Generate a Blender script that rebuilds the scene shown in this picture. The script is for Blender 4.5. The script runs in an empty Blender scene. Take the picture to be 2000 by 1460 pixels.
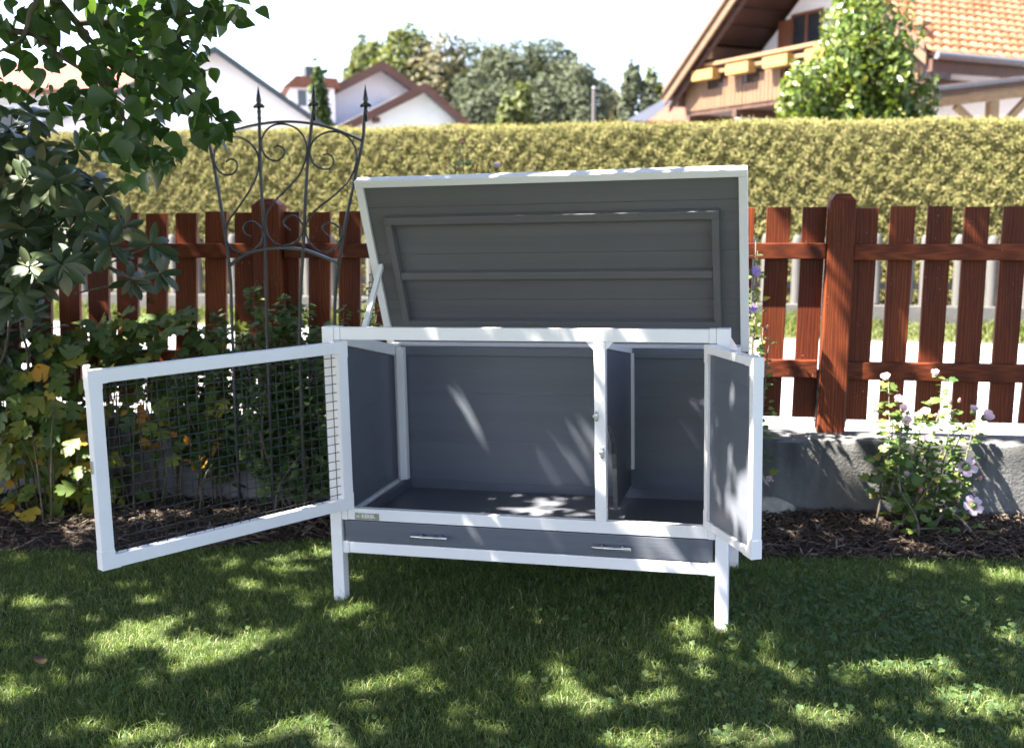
import bpy, bmesh, math, random
import numpy as np
from mathutils import Matrix, Vector, Quaternion
R = math.radians
rng = np.random.default_rng(11)
random.seed(5)
S = bpy.context.scene

# ------------------------------------------------------------------ camera, sky, sun, exposure
CAM = np.array([0.812, -3.176, 1.270])
RT = np.array([0.96698, 0.25481, -0.00473]); UP = np.array([-0.03306, 0.14382, 0.98905]); FW = np.array([-0.2527, 0.95624, -0.14749])
FPX = 2089.4                                   # focal length in pixels of the 2000 pixel wide photograph
cd = bpy.data.cameras.new('camera'); cam = bpy.data.objects.new('camera', cd); S.collection.objects.link(cam)
cam.matrix_world = Matrix(((RT[0], UP[0], -FW[0], CAM[0]), (RT[1], UP[1], -FW[1], CAM[1]), (RT[2], UP[2], -FW[2], CAM[2]), (0, 0, 0, 1)))
cd.sensor_width = 36.0; cd.lens = FPX / 2000 * 36.0; cd.clip_start = 0.05; cd.clip_end = 2000
cd.dof.use_dof = True; cd.dof.focus_distance = 2.95; cd.dof.aperture_fstop = 3.5
S.camera = cam

SUN = np.array([-0.64, -0.29, 1.0])            # towards the sun, per metre of height
w = bpy.data.worlds.new('World'); S.world = w; w.use_nodes = True
nt = w.node_tree; bg = nt.nodes['Background']
sky = nt.nodes.new('ShaderNodeTexSky'); sky.sky_type = 'NISHITA'; sky.sun_disc = False
sky.sun_elevation = math.asin(1 / np.linalg.norm(SUN)); sky.sun_rotation = math.atan2(SUN[0], SUN[1])
sky.air_density = 1.0; sky.dust_density = 1.6; sky.ozone_density = 2.2
tint = nt.nodes.new('ShaderNodeVectorMath'); tint.operation = 'MULTIPLY'; tint.inputs[1].default_value = (1.09, .985, 1.0)   # a touch less green air
nt.links.new(sky.outputs['Color'], tint.inputs[0]); nt.links.new(tint.outputs[0], bg.inputs['Color']); bg.inputs['Strength'].default_value = 0.068
ld = bpy.data.lights.new('sun', 'SUN'); ld.energy = 5.0; ld.angle = R(0.53); ld.color = (1.0, 0.94, 0.84)
sun = bpy.data.objects.new('sun', ld); S.collection.objects.link(sun)
sun.rotation_euler = Vector(SUN).to_track_quat('Z', 'Y').to_euler()
S.view_settings.view_transform = 'Standard'; S.view_settings.look = 'None'; S.view_settings.gamma = 1.0
S.view_settings.exposure = 3.16
S.cycles.use_denoising = True
S.cycles.max_bounces = 8; S.cycles.transparent_max_bounces = 4

# ------------------------------------------------------------------ measuring helpers (pixel of the photograph -> point at a real distance)
def ray(u, v): return FW + RT * (u - 1000) / FPX + UP * (730 - v) / FPX
def at(u, v, depth): return CAM + ray(u, v) * depth                    # depth along the viewing axis, metres
def on_z(u, v, z): d = ray(u, v); return CAM + d * ((z - CAM[2]) / d[2])
def on_y(u, v, y, m=0.0):                                              # upright plane Y = y + m X
    d = ray(u, v); t = (y + m * CAM[0] - CAM[1]) / (d[1] - m * d[0]); return CAM + d * t
def project(P):
    v = np.atleast_2d(P) - CAM; z = v @ FW
    return 1000 + FPX * (v @ RT) / z, 730 - FPX * (v @ UP) / z, z
TILT = -0.0165                                                          # the lawn falls very slightly to the left
GR = np.array([[math.cos(TILT), 0, math.sin(TILT)], [0, 1, 0], [-math.sin(TILT), 0, math.cos(TILT)]])
def gz(x): return np.clip(x, -6, 6) * 0.0165
def on_lawn(u, v):
    P = on_z(u, v, 0.0)
    for _ in range(6): P = on_z(u, v, float(gz(P[0])))
    return P

# ------------------------------------------------------------------ object helpers
COL = S.collection
def tag(o, label=None, cat=None, group=None, kind=None):
    if label: o['label'] = label
    if cat: o['category'] = cat
    if group: o['group'] = group
    if kind: o['kind'] = kind
    return o
def empty(name, loc=(0, 0, 0), rot=(0, 0, 0), parent=None):
    o = bpy.data.objects.new(name, None); COL.objects.link(o); o.location = loc; o.rotation_euler = rot; o.parent = parent
    o.empty_display_size = 0.05
    return o
def link_mesh(name, me, mat=None, parent=None):
    o = bpy.data.objects.new(name, me); COL.objects.link(o); o.parent = parent
    if mat and not me.materials: me.materials.append(mat)
    return o
class MB:
    def __init__(s): s.v = []; s.f = []
    def add(s, vs, fs):
        n = len(s.v); s.v += [tuple(map(float, q)) for q in vs]; s.f += [tuple(i + n for i in f) for f in fs]; return s
    def box(s, x0, x1, y0, y1, z0, z1):
        return s.add([(x0, y0, z0), (x1, y0, z0), (x1, y1, z0), (x0, y1, z0), (x0, y0, z1), (x1, y0, z1), (x1, y1, z1), (x0, y1, z1)],
                     [(0, 3, 2, 1), (4, 5, 6, 7), (0, 1, 5, 4), (1, 2, 6, 5), (2, 3, 7, 6), (3, 0, 4, 7)])
    def hexa(s, b, t):                       # eight corners: bottom ring and top ring
        return s.add(list(b) + list(t), [(0, 3, 2, 1), (4, 5, 6, 7), (0, 1, 5, 4), (1, 2, 6, 5), (2, 3, 7, 6), (3, 0, 4, 7)])
    def beam(s, p, q, wd, ht, up=(0, 0, 1)):
        p = np.array(p, float); q = np.array(q, float); d = q - p; d /= np.linalg.norm(d)
        a = np.cross(d, up); a /= np.linalg.norm(a); b = np.cross(a, d)
        a *= wd / 2; b *= ht / 2
        return s.hexa([p - a - b, p + a - b, p + a + b, p - a + b], [q - a - b, q + a - b, q + a + b, q - a + b])
    def prism(s, poly, axis, a0, a1):        # polygon in the two other axes, extruded along axis
        o = [i for i in range(3) if i != axis]; n = len(poly); vs = []
        for a in (a0, a1):
            for q in poly:
                c = [0, 0, 0]; c[axis] = a; c[o[0]] = q[0]; c[o[1]] = q[1]; vs.append(c)
        return s.add(vs, [tuple(range(n - 1, -1, -1)), tuple(range(n, 2 * n))] + [(i, (i + 1) % n, n + (i + 1) % n, n + i) for i in range(n)])
    def tube(s, pts, rad, n=8, cap=True):
        pts = [np.array(p, float) for p in pts]; m = len(pts)
        if not hasattr(rad, '__len__'): rad = [rad] * m
        ref = None; vs = []
        for i, p in enumerate(pts):
            d = pts[min(i + 1, m - 1)] - pts[max(i - 1, 0)]; L = np.linalg.norm(d); d = d / L if L > 1e-9 else np.array([0, 0, 1.])
            if ref is None:
                ref = np.cross(d, (0.3, 0.2, 1) if abs(d[2]) < .9 else (1, 0.2, 0)); ref /= np.linalg.norm(ref)
            ref = ref - d * (ref @ d); ref /= max(np.linalg.norm(ref), 1e-9); b = np.cross(d, ref)
            for k in range(n):
                a = 2 * math.pi * k / n; vs.append(p + rad[i] * (math.cos(a) * ref + math.sin(a) * b))
        fs = [(i * n + k, i * n + (k + 1) % n, (i + 1) * n + (k + 1) % n, (i + 1) * n + k) for i in range(m - 1) for k in range(n)]
        if cap: fs += [tuple(range(n - 1, -1, -1)), tuple((m - 1) * n + k for k in range(n))]
        return s.add(vs, fs)
    def lathe(s, base, prof, n=10, axis=(0, 0, 1)):
        ax = np.array(axis, float); ax /= np.linalg.norm(ax); base = np.array(base, float)
        return s.tube([base + ax * h for h, _ in prof], [r for _, r in prof], n)
    def mesh(s, name='mesh', bevel=0.0, smooth=False, seg=2):
        me = bpy.data.meshes.new(name); me.from_pydata(s.v, [], s.f)
        bm = bmesh.new(); bm.from_mesh(me)
        bmesh.ops.recalc_face_normals(bm, faces=bm.faces)
        if bevel: bmesh.ops.bevel(bm, geom=list(bm.edges), offset=bevel, segments=seg, affect='EDGES', profile=.6, clamp_overlap=True)
        bm.to_mesh(me); bm.free()
        if smooth: me.shade_smooth()
        return me
    def build(s, name, mat, parent=None, bevel=0.0, smooth=False):
        return link_mesh(name, s.mesh(name, bevel, smooth), mat, parent)
def box(name, mat, parent, x0, x1, y0, y1, z0, z1, bevel=.0015):
    return MB().box(x0, x1, y0, y1, z0, z1).build(name, mat, parent, bevel)
def np_mesh(name, verts, tris, smooth=False):
    me = bpy.data.meshes.new(name); n = len(verts); t = len(tris)
    me.vertices.add(n); me.vertices.foreach_set('co', np.ascontiguousarray(verts, np.float32).ravel())
    me.loops.add(3 * t); me.loops.foreach_set('vertex_index', np.ascontiguousarray(tris, np.int32).ravel())
    me.polygons.add(t); me.polygons.foreach_set('loop_start', np.arange(0, 3 * t, 3, dtype=np.int32))
    if smooth: me.polygons.foreach_set('use_smooth', np.ones(t, bool))
    me.update(calc_edges=True)
    return me
def join_leaves(name, tmpls, idx, M, T, smooth=True):
    """many placed copies of leaf shapes as one mesh: M (n,3,3) scaled axes, T (n,3) positions"""
    vs, fs, off = [], [], 0
    for k, (tv, tf) in enumerate(tmpls):
        s = np.where(idx == k)[0]
        if len(s) == 0: continue
        V = np.einsum('nij,vj->nvi', M[s], tv) + T[s][:, None, :]
        F = tf[None] + (np.arange(len(s)) * len(tv))[:, None, None] + off
        vs.append(V.reshape(-1, 3)); fs.append(F.reshape(-1, 3)); off += len(s) * len(tv)
    return np_mesh(name, np.concatenate(vs), np.concatenate(fs), smooth)

# ------------------------------------------------------------------ materials
def newmat(name):
    m = bpy.data.materials.new(name); m.use_nodes = True; n = m.node_tree.nodes
    return m, m.node_tree, n['Principled BSDF']
def node(nt, typ, **kw):
    n = nt.nodes.new(typ)
    for k, v in kw.items():
        if k.startswith('_'): setattr(n, k[1:], v)
        else: n.inputs[k].default_value = v
    return n
def ramp(nt, stops):
    r = nt.nodes.new('ShaderNodeValToRGB'); e = r.color_ramp.elements
    while len(e) < len(stops): e.new(.5)
    for el, (p, c) in zip(e, stops): el.position = p; el.color = (*c, 1)
    return r
def noisy(name, c1, c2, scale=8, rough=.6, bump=0.0, bscale=None, stretch=(1, 1, 1), spec=.4, detail=6, metal=0, rvar=0.0, lo=.3, hi=.7, coat=0):
    m, nt, b = newmat(name); L = nt.links.new
    tc = node(nt, 'ShaderNodeTexCoord'); mp = node(nt, 'ShaderNodeMapping', Scale=stretch); L(tc.outputs['Object'], mp.inputs['Vector'])
    nz = node(nt, 'ShaderNodeTexNoise', Scale=scale, Detail=detail, Roughness=.6); L(mp.outputs[0], nz.inputs['Vector'])
    r = ramp(nt, [(lo, c1), (hi, c2)]); L(nz.outputs['Fac'], r.inputs[0]); L(r.outputs[0], b.inputs['Base Color'])
    b.inputs['Roughness'].default_value = rough; b.inputs['Specular IOR Level'].default_value = spec; b.inputs['Metallic'].default_value = metal
    b.inputs['Coat Weight'].default_value = coat
    if rvar:
        mr = node(nt, 'ShaderNodeMapRange', **{'To Min': rough - rvar, 'To Max': rough + rvar}); L(nz.outputs['Fac'], mr.inputs[0]); L(mr.outputs[0], b.inputs['Roughness'])
    if bump:
        n2 = node(nt, 'ShaderNodeTexNoise', Scale=bscale or scale * 4, Detail=5); L(mp.outputs[0], n2.inputs['Vector'])
        bp = node(nt, 'ShaderNodeBump', Strength=min(1, bump * 10), Distance=.02 * bump); L(n2.outputs['Fac'], bp.inputs['Height']); L(bp.outputs[0], b.inputs['Normal'])
    return m
def leafy(name, cols, rough=.45, trans=.35, tcol=(1.6, 1.5, .5), spec=.4, vein=0.0, hue_noise=0.0):
    """leaf surface: each leaf its own shade from the list, thin enough to let sunlight through"""
    m, nt, b = newmat(name); L = nt.links.new; out = nt.nodes['Material Output']
    g = node(nt, 'ShaderNodeNewGeometry'); oi = node(nt, 'ShaderNodeObjectInfo')
    ad = node(nt, 'ShaderNodeMath', _operation='ADD'); L(g.outputs['Random Per Island'], ad.inputs[0]); L(oi.outputs['Random'], ad.inputs[1])
    fr = node(nt, 'ShaderNodeMath', _operation='FRACT'); L(ad.outputs[0], fr.inputs[0])
    r = ramp(nt, cols); L(fr.outputs[0], r.inputs[0]); col = r.outputs[0]
    if hue_noise:
        tc = node(nt, 'ShaderNodeTexCoord'); nz = node(nt, 'ShaderNodeTexNoise', Scale=hue_noise, Detail=2); L(tc.outputs['Object'], nz.inputs['Vector'])
        mx = node(nt, 'ShaderNodeMath', _operation='MULTIPLY_ADD'); mx.inputs[1].default_value = .6; mx.inputs[2].default_value = .7; L(nz.outputs['Fac'], mx.inputs[0])
        vm = node(nt, 'ShaderNodeVectorMath', _operation='SCALE'); L(col, vm.inputs[0]); L(mx.outputs[0], vm.inputs['Scale']); col = vm.outputs[0]
    L(col, b.inputs['Base Color']); b.inputs['Roughness'].default_value = rough; b.inputs['Specular IOR Level'].default_value = spec
    if trans:
        tr = node(nt, 'ShaderNodeBsdfTranslucent'); mu = node(nt, 'ShaderNodeVectorMath', _operation='MULTIPLY'); mu.inputs[1].default_value = tcol
        L(col, mu.inputs[0]); L(mu.outputs[0], tr.inputs['Color'])
        mix = node(nt, 'ShaderNodeMixShader', Fac=trans); L(b.outputs[0], mix.inputs[1]); L(tr.outputs[0], mix.inputs[2]); L(mix.outputs[0], out.inputs['Surface'])
    return m
def wood(name, c1, c2, c3, grain=26, rough=.55, axis=2, spots=0.0, spec=.22):
    """stained timber with long grain, rings and knots; each board its own shade"""
    m, nt, b = newmat(name); L = nt.links.new
    tc = node(nt, 'ShaderNodeTexCoord'); oi = node(nt, 'ShaderNodeObjectInfo')
    of = node(nt, 'ShaderNodeVectorMath', _operation='SCALE'); L(oi.outputs['Random'], of.inputs['Scale']); of.inputs[0].default_value = (31, 17, 23)
    av = node(nt, 'ShaderNodeVectorMath', _operation='ADD'); L(tc.outputs['Object'], av.inputs[0]); L(of.outputs[0], av.inputs[1])
    sc = [1, 1, 1]; sc[axis] = .09
    mp = node(nt, 'ShaderNodeMapping', Scale=sc); L(av.outputs[0], mp.inputs['Vector'])
    n1 = node(nt, 'ShaderNodeTexNoise', Scale=9, Detail=3); L(mp.outputs[0], n1.inputs['Vector'])
    wv = node(nt, 'ShaderNodeTexWave', Scale=grain, Distortion=9, Detail=3); wv.inputs['Detail Scale'].default_value = 1.2
    wv.bands_direction = 'X'; L(mp.outputs[0], wv.inputs['Vector'])
    n2 = node(nt, 'ShaderNodeTexNoise', Scale=160, Detail=3); L(mp.outputs[0], n2.inputs['Vector'])
    a = node(nt, 'ShaderNodeMix', _data_type='FLOAT'); a.inputs[0].default_value = .28; L(n1.outputs['Fac'], a.inputs[2]); L(wv.outputs['Fac'], a.inputs[3])
    a2 = node(nt, 'ShaderNodeMix', _data_type='FLOAT'); a2.inputs[0].default_value = .25; L(a.outputs[0], a2.inputs[2]); L(n2.outputs['Fac'], a2.inputs[3])
    r = ramp(nt, [(.25, c1), (.5, c2), (.75, c3)]); L(a2.outputs[0], r.inputs[0])
    sh = node(nt, 'ShaderNodeMapRange', **{'To Min': .7, 'To Max': 1.25}); L(oi.outputs['Random'], sh.inputs[0])
    vm = node(nt, 'ShaderNodeVectorMath', _operation='SCALE'); L(r.outputs[0], vm.inputs[0]); L(sh.outputs[0], vm.inputs['Scale']); col = vm.outputs[0]
    if spots:
        vo = node(nt, 'ShaderNodeTexNoise', Scale=150, Detail=2, Roughness=.4); L(av.outputs[0], vo.inputs['Vector'])
        pn = node(nt, 'ShaderNodeTexNoise', Scale=7, Detail=2); L(av.outputs[0], pn.inputs['Vector'])
        t1 = ramp(nt, [(.715, (0, 0, 0)), (.74, (1, 1, 1))]); L(vo.outputs['Fac'], t1.inputs[0]); t2 = ramp(nt, [(.55, (0, 0, 0)), (.68, (1, 1, 1))]); L(pn.outputs['Fac'], t2.inputs[0])
        mm = node(nt, 'ShaderNodeMath', _operation='MULTIPLY'); L(t1.outputs[0], mm.inputs[0]); L(t2.outputs[0], mm.inputs[1])
        mx = node(nt, 'ShaderNodeMix', _data_type='RGBA'); L(mm.outputs[0], mx.inputs[0]); L(col, mx.inputs[6]); mx.inputs[7].default_value = (.5, .42, .36, 1); col = mx.outputs[2]
    L(col, b.inputs['Base Color']); b.inputs['Roughness'].default_value = rough; b.inputs['Specular IOR Level'].default_value = spec
    bp = node(nt, 'ShaderNodeBump', Strength=.35, Distance=.002); L(a2.outputs[0], bp.inputs['Height']); L(bp.outputs[0], b.inputs['Normal'])
    return m
M = {}
M['white'] = noisy('white_plastic', (.82, .79, .775), (.87, .84, .825), 5, .34, .02, 60, spec=.45, rvar=.06)
M['grey'] = noisy('grey_plastic_board', (0.1146, 0.1123, 0.1143), (0.1390, 0.1363, 0.1366), 3, .38, .05, 40, stretch=(.25, 6, 6), spec=.45, rvar=.07)  # lid copy; warm light off the ground is put into the grey
M['grey_skytint'] = noisy('grey_plastic_panel_sky_tint', (0.1042, 0.1135, 0.1376), (0.1265, 0.1367, 0.1618), 3, .38, .05, 40, stretch=(.25, 6, 6), spec=.45, rvar=.07)  # body copy of the same plastic; blue of skylight put into the colour
M['greyin'] = noisy('grey_tray_plastic', (.098, .103, .12), (.125, .13, .148), 7, .42, .04, 60, spec=.45, rvar=.08)
M['steel'] = noisy('brushed_steel', (.55, .56, .58), (.68, .69, .70), 60, .28, 0, metal=1, stretch=(.1, 1, 1))
M['chrome'] = noisy('badge_metal', (.34, .35, .30), (.5, .51, .46), 120, .38, 0, metal=1)
M['wire'] = noisy('black_coated_wire', (0.0040, 0.0040, 0.0045), (0.0070, 0.0070, 0.0075), 20, .45)
M['iron'] = noisy('black_wrought_iron', (0.0135, 0.0150, 0.0180), (0.0300, 0.0323, 0.0375), 30, .38, .05, 200, spec=.6, rvar=.1)
M['fence'] = wood('red_brown_stained_wood', (.055, .0105, .0045), (.125, .026, .0082), (.22, .052, .014), spots=1)
M['fence_h'] = wood('red_brown_stained_rail', (.055, .0105, .0045), (.125, .026, .0082), (.22, .052, .014), axis=0, spots=1)
M['concrete'] = None
M['bark'] = noisy('bark', (.05, .04, .03), (.16, .135, .105), 30, .9, .3, 60, stretch=(1, 1, .25))
M['twig'] = noisy('twig_bark', (.09, .07, .05), (.22, .19, .15), 60, .85, .2, 120)
M['stem'] = noisy('green_brown_stem', (.06, .05, .025), (.13, .11, .06), 60, .7, .1)

# ------------------------------------------------------------------ ground, lawn, bed, street
def sheet(name, xs, ys, zf, mat, kind='structure'):
    xs = np.asarray(xs, float); ys = np.asarray(ys, float); nx, ny = len(xs), len(ys)
    X, Y = np.meshgrid(xs, ys); Z = zf(X, Y); v = np.stack([X, Y, Z + 0 * X], -1).reshape(-1, 3)
    f = [(j * nx + i, j * nx + i + 1, (j + 1) * nx + i + 1, (j + 1) * nx + i) for j in range(ny - 1) for i in range(nx - 1)]
    me = bpy.data.meshes.new(name); me.from_pydata(v.tolist(), [], f); me.shade_smooth()
    return tag(link_mesh(name, me, mat), kind=kind)
M['meadow'] = noisy('far_ground', (.05, .075, .022), (.09, .11, .04), 3, .9)
M['turf'] = noisy('lawn_soil_and_thatch', (.018, .026, .008), (.045, .055, .018), 40, .95, .3, 120)
M['soil'] = noisy('dark_bed_soil', (0.0154, 0.0105, 0.0070), (0.0420, 0.0294, 0.0210), 30, .95, .5, 90)
M['road'] = noisy('pale_worn_asphalt', (.26, .255, .25), (.36, .35, .34), 30, .9, .1, 300)
M['yard'] = noisy('neighbour_neutral_ground', (.17, .165, .16), (.22, .215, .21), 5, .9)  # unseen yard; grey chosen so its bounced light keeps the house walls neutral
ground = sheet('ground', [-900, -40, 40, 900], [-900, -30, 14, 900], lambda X, Y: np.full_like(X, -.35), M['meadow'])
# lawn edge in plan, read from the photograph
ED = np.array([on_lawn(u, v)[:2] for u, v in ((-900, 1085), (0, 1076), (200, 1080), (400, 1070), (620, 1050), (1100, 1066), (1500, 1087), (1750, 1092), (2000, 1091), (2600, 1086))])
def edge_y(x):
    return np.interp(x, ED[:, 0], ED[:, 1])
lawn = sheet('lawn', [-12, -6, -3, -2, -1, 0, 1, 2, 3, 6, 12], [-12, -6, -3, -2, -1, 0, .5, 1.0, 1.25], lambda X, Y: gz(X) - .012, M['turf'])
def WY(x): return 1.215 + .1 * x                  # front face of the garden wall
bx = np.linspace(-6, 6, 97); bv = []; bf = []
for x in bx:
    e = float(edge_y(x))
    for t in np.linspace(0, 1, 8):
        y = e + (WY(x) + .02 - e) * t
        bv.append((x, y, gz(x) - .020 + .045 * min(1, t * 2.2) + .012 * math.sin(x * 9 + y * 7) * math.sin(y * 15) * t))
for i in range(len(bx) - 1):
    for j in range(7): bf.append((i * 8 + j, (i + 1) * 8 + j, (i + 1) * 8 + j + 1, i * 8 + j + 1))
me = bpy.data.meshes.new('flower_bed'); me.from_pydata(bv, [], bf); me.shade_smooth()
bed = tag(link_mesh('flower_bed', me, M['soil']), kind='structure')
ROADZ = .10
road = sheet('street', [-60, -8, 8, 60], [1.4, 4, 7.2], lambda X, Y: np.full_like(X, ROADZ), M['road'])
M['verge'] = noisy('verge_soil', (0.0450, 0.0562, 0.0150), (0.0975, 0.0975, 0.0375), 14, .95, .3, 80)
verge = sheet('grass_verge', np.linspace(-40, 40, 41), [7.15, 7.3, 7.8, 8.6], lambda X, Y: ROADZ + .008 + (Y - 7.15) * .02, M['verge'])
yard = sheet('neighbour_ground', [-80, -20, 20, 80], [8.7, 20, 60, 120], lambda X, Y: np.full_like(X, .25), M['yard'])

# verge grass: short bright tufts seen through the fence
def grass_mesh(name, x, y, z, h, wd, lean):
    n = len(x); a = rng.uniform(0, 2 * math.pi, n); b = rng.uniform(0, 2 * math.pi, n)
    d = np.stack([np.cos(a), np.sin(a), 0 * a], 1); s = np.stack([np.cos(b), np.sin(b), 0 * b], 1) * (wd / 2)[:, None]
    P = np.stack([x, y, z], 1); up = np.array([0, 0, 1.])
    m = P + up * (h * .55)[:, None] + d * (lean * h * .28)[:, None]; t = P + up * (h * (1 - .25 * lean))[:, None] + d * (lean * h * .85)[:, None]
    V = np.stack([P - s, P + s, m - s * .8, m + s * .8, t], 1).reshape(-1, 3)
    F = np.array([[0, 1, 3], [0, 3, 2], [2, 3, 4]])[None] + (np.arange(n) * 5)[:, None, None]
    return np_mesh(name, V, F.reshape(-1, 3))
n = 26000
vx = rng.uniform(-11, 5, n); vy = rng.uniform(7.2, 8.55, n)
M['vgrass'] = leafy('verge_grass_blades', [(0, (0.0450, 0.0713, 0.0135)), (.5, (0.0788, 0.1050, 0.0225)), (.85, (0.1200, 0.1200, 0.0375)), (1, (0.1800, 0.1575, 0.0750))], .6, .3, (1.3, 1.3, .6), .2)
o = link_mesh('verge_grass', grass_mesh('verge_grass', vx, vy, ROADZ + (vy - 7.15) * .02, rng.uniform(.06, .2, n) * (.55 + .45 * np.sin(vx * 2.1) * np.sin(vx * .7 + 1)), np.full(n, .014), rng.uniform(.1, .9, n)), M['vgrass'])
tag(o, 'strip of bright rough grass along the far side of the street', 'grass', kind='stuff')

# ------------------------------------------------------------------ lawn grass
def in_view_floor(n, zmax=None):
    """random spots on the part of the lawn that the picture (and a step to either side) can see"""
    x = rng.uniform(-3.4, 3.6, n); y = rng.uniform(-1.75, 1.0, n)
    u, v, z = project(np.stack([x, y, gz(x)], 1))
    k = (u > -240) & (u < 2240) & (v < 1640) & (z > .3) & (y < edge_y(x) + .012 * np.sin(x * 31) + .01 * np.sin(x * 73 + 2) + rng.normal(0, .006, n))
    return x[k], y[k]
gx, gy = in_view_floor(950000)
pn = np.sin(gx * 3.1 + 1.3 * np.sin(gy * 2.3)) * np.sin(gy * 4.1 + np.sin(gx * 1.7)) + .5 * np.sin(gx * 11 + gy * 5) * np.sin(gy * 13 - gx * 4)
keep = rng.random(len(gx)) < .80 + .15 * pn; gx, gy, pn = gx[keep], gy[keep], pn[keep]
for lx, ly in ((-.63, .02), (.63, .02), (-.63, .6), (.63, .6)):           # longer tufts the mower leaves round the hutch legs
    a = rng.uniform(0, 6.3, 420); q = .024 + rng.gamma(2, .008, 420); gx = np.append(gx, lx + np.cos(a) * q * 1.1); gy = np.append(gy, ly + np.sin(a) * q * 1.1); pn = np.append(pn, rng.uniform(.5, 5, 420))
n = len(gx)
gh = rng.gamma(9, 1 / 9, n) * (.026 + .005 * pn)
M['grass'] = leafy('grass_blades', [(0, (0.0351, 0.0643, 0.0172)), (.3, (0.0702, 0.1228, 0.0295)), (.6, (0.1228, 0.1849, 0.0467)), (.85, (0.2047, 0.2632, 0.0799)), (.94, (0.2574, 0.2808, 0.1106)), (1, (0.4212, 0.3627, 0.2334))], .42, .40, (1.35, 1.4, .7), .3)
o = link_mesh('lawn_grass', grass_mesh('lawn_grass', gx, gy, gz(gx) - .014, gh, rng.uniform(.0011, .0024, n), rng.uniform(.2, 1.7, n)), M['grass'])
tag(o, 'short mown lawn grass around the hutch in dappled shade', 'grass', kind='stuff')

# clover and other round lawn weeds
def disc_leaf(k=7, cup=.18, notch=0.0):
    vs = [(0, 0, 0)]
    for i in range(k):
        a = 2 * math.pi * i / k; rr = 1 - notch * (i == 0); vs.append((math.cos(a) * rr, math.sin(a) * rr, cup * (1 if i % 2 else .75)))
    return np.array(vs), np.array([(0, i + 1, (i + 1) % k + 1) for i in range(k)])
def trefoil():
    V, F = [], []
    for k in range(3):
        v, f = disc_leaf(6, .22, .45); a = 2.094 * k; c, s = math.cos(a), math.sin(a); v = v + (1.02, 0, 0); F.append(f + 7 * k)
        V.append(np.stack([v[:, 0] * c - v[:, 1] * s, v[:, 0] * s + v[:, 1] * c, v[:, 2]], 1))
    return np.concatenate(V), np.concatenate(F)
CL = [trefoil(), disc_leaf(8, .12, .3)]
cx_, cy_ = [], []
spots = [(on_lawn(u, v)[:2], s, k) for u, v, s, k in ((1690, 1210, .26, 420), (1830, 1190, .20, 220), (1900, 1300, .25, 200), (1480, 1320, .22, 120), (1750, 1330, .25, 140), (1600, 1160, .2, 110), (1950, 1420, .2, 110), (1450, 1430, .25, 90), (1150, 1430, .3, 50), (900, 1440, .3, 60), (620, 1430, .25, 60), (1100, 1150, .3, 80), (300, 1300, .4, 60), (1250, 1230, .3, 80))]
for p, s, k in spots:
    k = int(k * .75); cx_ += list(rng.normal(p[0], s, k)); cy_ += list(rng.normal(p[1], s * .8, k))
cx_ = np.array(cx_); cy_ = np.array(cy_); k = cy_ < edge_y(cx_) - .02; cx_, cy_ = cx_[k], cy_[k]; n = len(cx_)
def axes_from_normal(nrm, spin):
    nrm = nrm / np.linalg.norm(nrm, axis=1, keepdims=True); h = np.where(np.abs(nrm[:, 2:3]) < .95, np.array([[0, 0, 1.]]), np.array([[1., 0, 0]]))
    a = np.cross(h, nrm); a /= np.linalg.norm(a, axis=1, keepdims=True); b = np.cross(nrm, a); c, s = np.cos(spin)[:, None], np.sin(spin)[:, None]
    return np.stack([a * c + b * s, -a * s + b * c, nrm], 2)
nr = np.stack([rng.normal(0, .35, n), rng.normal(-.25, .35, n), np.ones(n)], 1)
A = axes_from_normal(nr, rng.uniform(0, 6.3, n)) * rng.uniform(.0042, .0075, n)[:, None, None]
M['clover'] = leafy('clover_leaf', [(0, (0.0357, 0.0680, 0.0238)), (.6, (0.0553, 0.0952, 0.0323)), (1, (0.0850, 0.1232, 0.0357))], .65, .3, spec=.2)
o = link_mesh('clover', join_leaves('clover', CL, (rng.random(n) < .25).astype(int), A, np.stack([cx_, cy_, gz(cx_) + rng.uniform(.006, .026, n)], 1)), M['clover'])
tag(o, 'patches of round clover leaves in the lawn on the right', 'clover', kind='stuff')

# ------------------------------------------------------------------ bark mulch in the bed
n = 13000
mx_ = np.concatenate([rng.uniform(-3.2, -.5, 4600), rng.uniform(.4, 3.4, 8400)]); t = rng.random(n) ** .8
e = edge_y(mx_); my = e - .02 + (WY(mx_) - e + .01) * t
ln = rng.gamma(3, .013, n) + .012; wd = rng.uniform(.002, .008, n); th = rng.uniform(.0015, .005, n)
A = axes_from_normal(np.stack([rng.normal(0, .35, n), rng.normal(0, .35, n), np.ones(n)], 1), rng.normal(0, .9, n))
A = A * np.stack([ln, wd, th], 1)[:, None, :]
bt = MB().add([(-.5, -.4, 0), (.45, -.5, 0), (.55, .4, 0), (-.4, .5, 0), (-.45, -.3, .9), (.4, -.35, 1), (.42, .3, .8), (-.35, .4, 1)], [(0, 3, 2, 1), (4, 5, 6, 7), (0, 1, 5, 4), (1, 2, 6, 5), (2, 3, 7, 6), (3, 0, 4, 7)])
bq = np.array(bt.v); btri = np.array([q for f in bt.f for q in ((f[0], f[1], f[2]), (f[0], f[2], f[3]))])
M['mulch'] = leafy('bark_chips', [(0, (0.0270, 0.0180, 0.0132)), (.45, (0.0600, 0.0420, 0.0312)), (.8, (0.1020, 0.0750, 0.0570)), (.95, (0.1680, 0.1260, 0.0960)), (1, (0.2160, 0.1800, 0.1440))], .85, 0, spec=.2)
zz = gz(mx_) + .002 + .026 * np.minimum(1, t * 2.2) + rng.uniform(0, .014, n)
o = link_mesh('bark_mulch', join_leaves('bark_mulch', [(bq, btri)], np.zeros(n, int), A, np.stack([mx_, my, zz], 1), False), M['mulch'])
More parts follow.
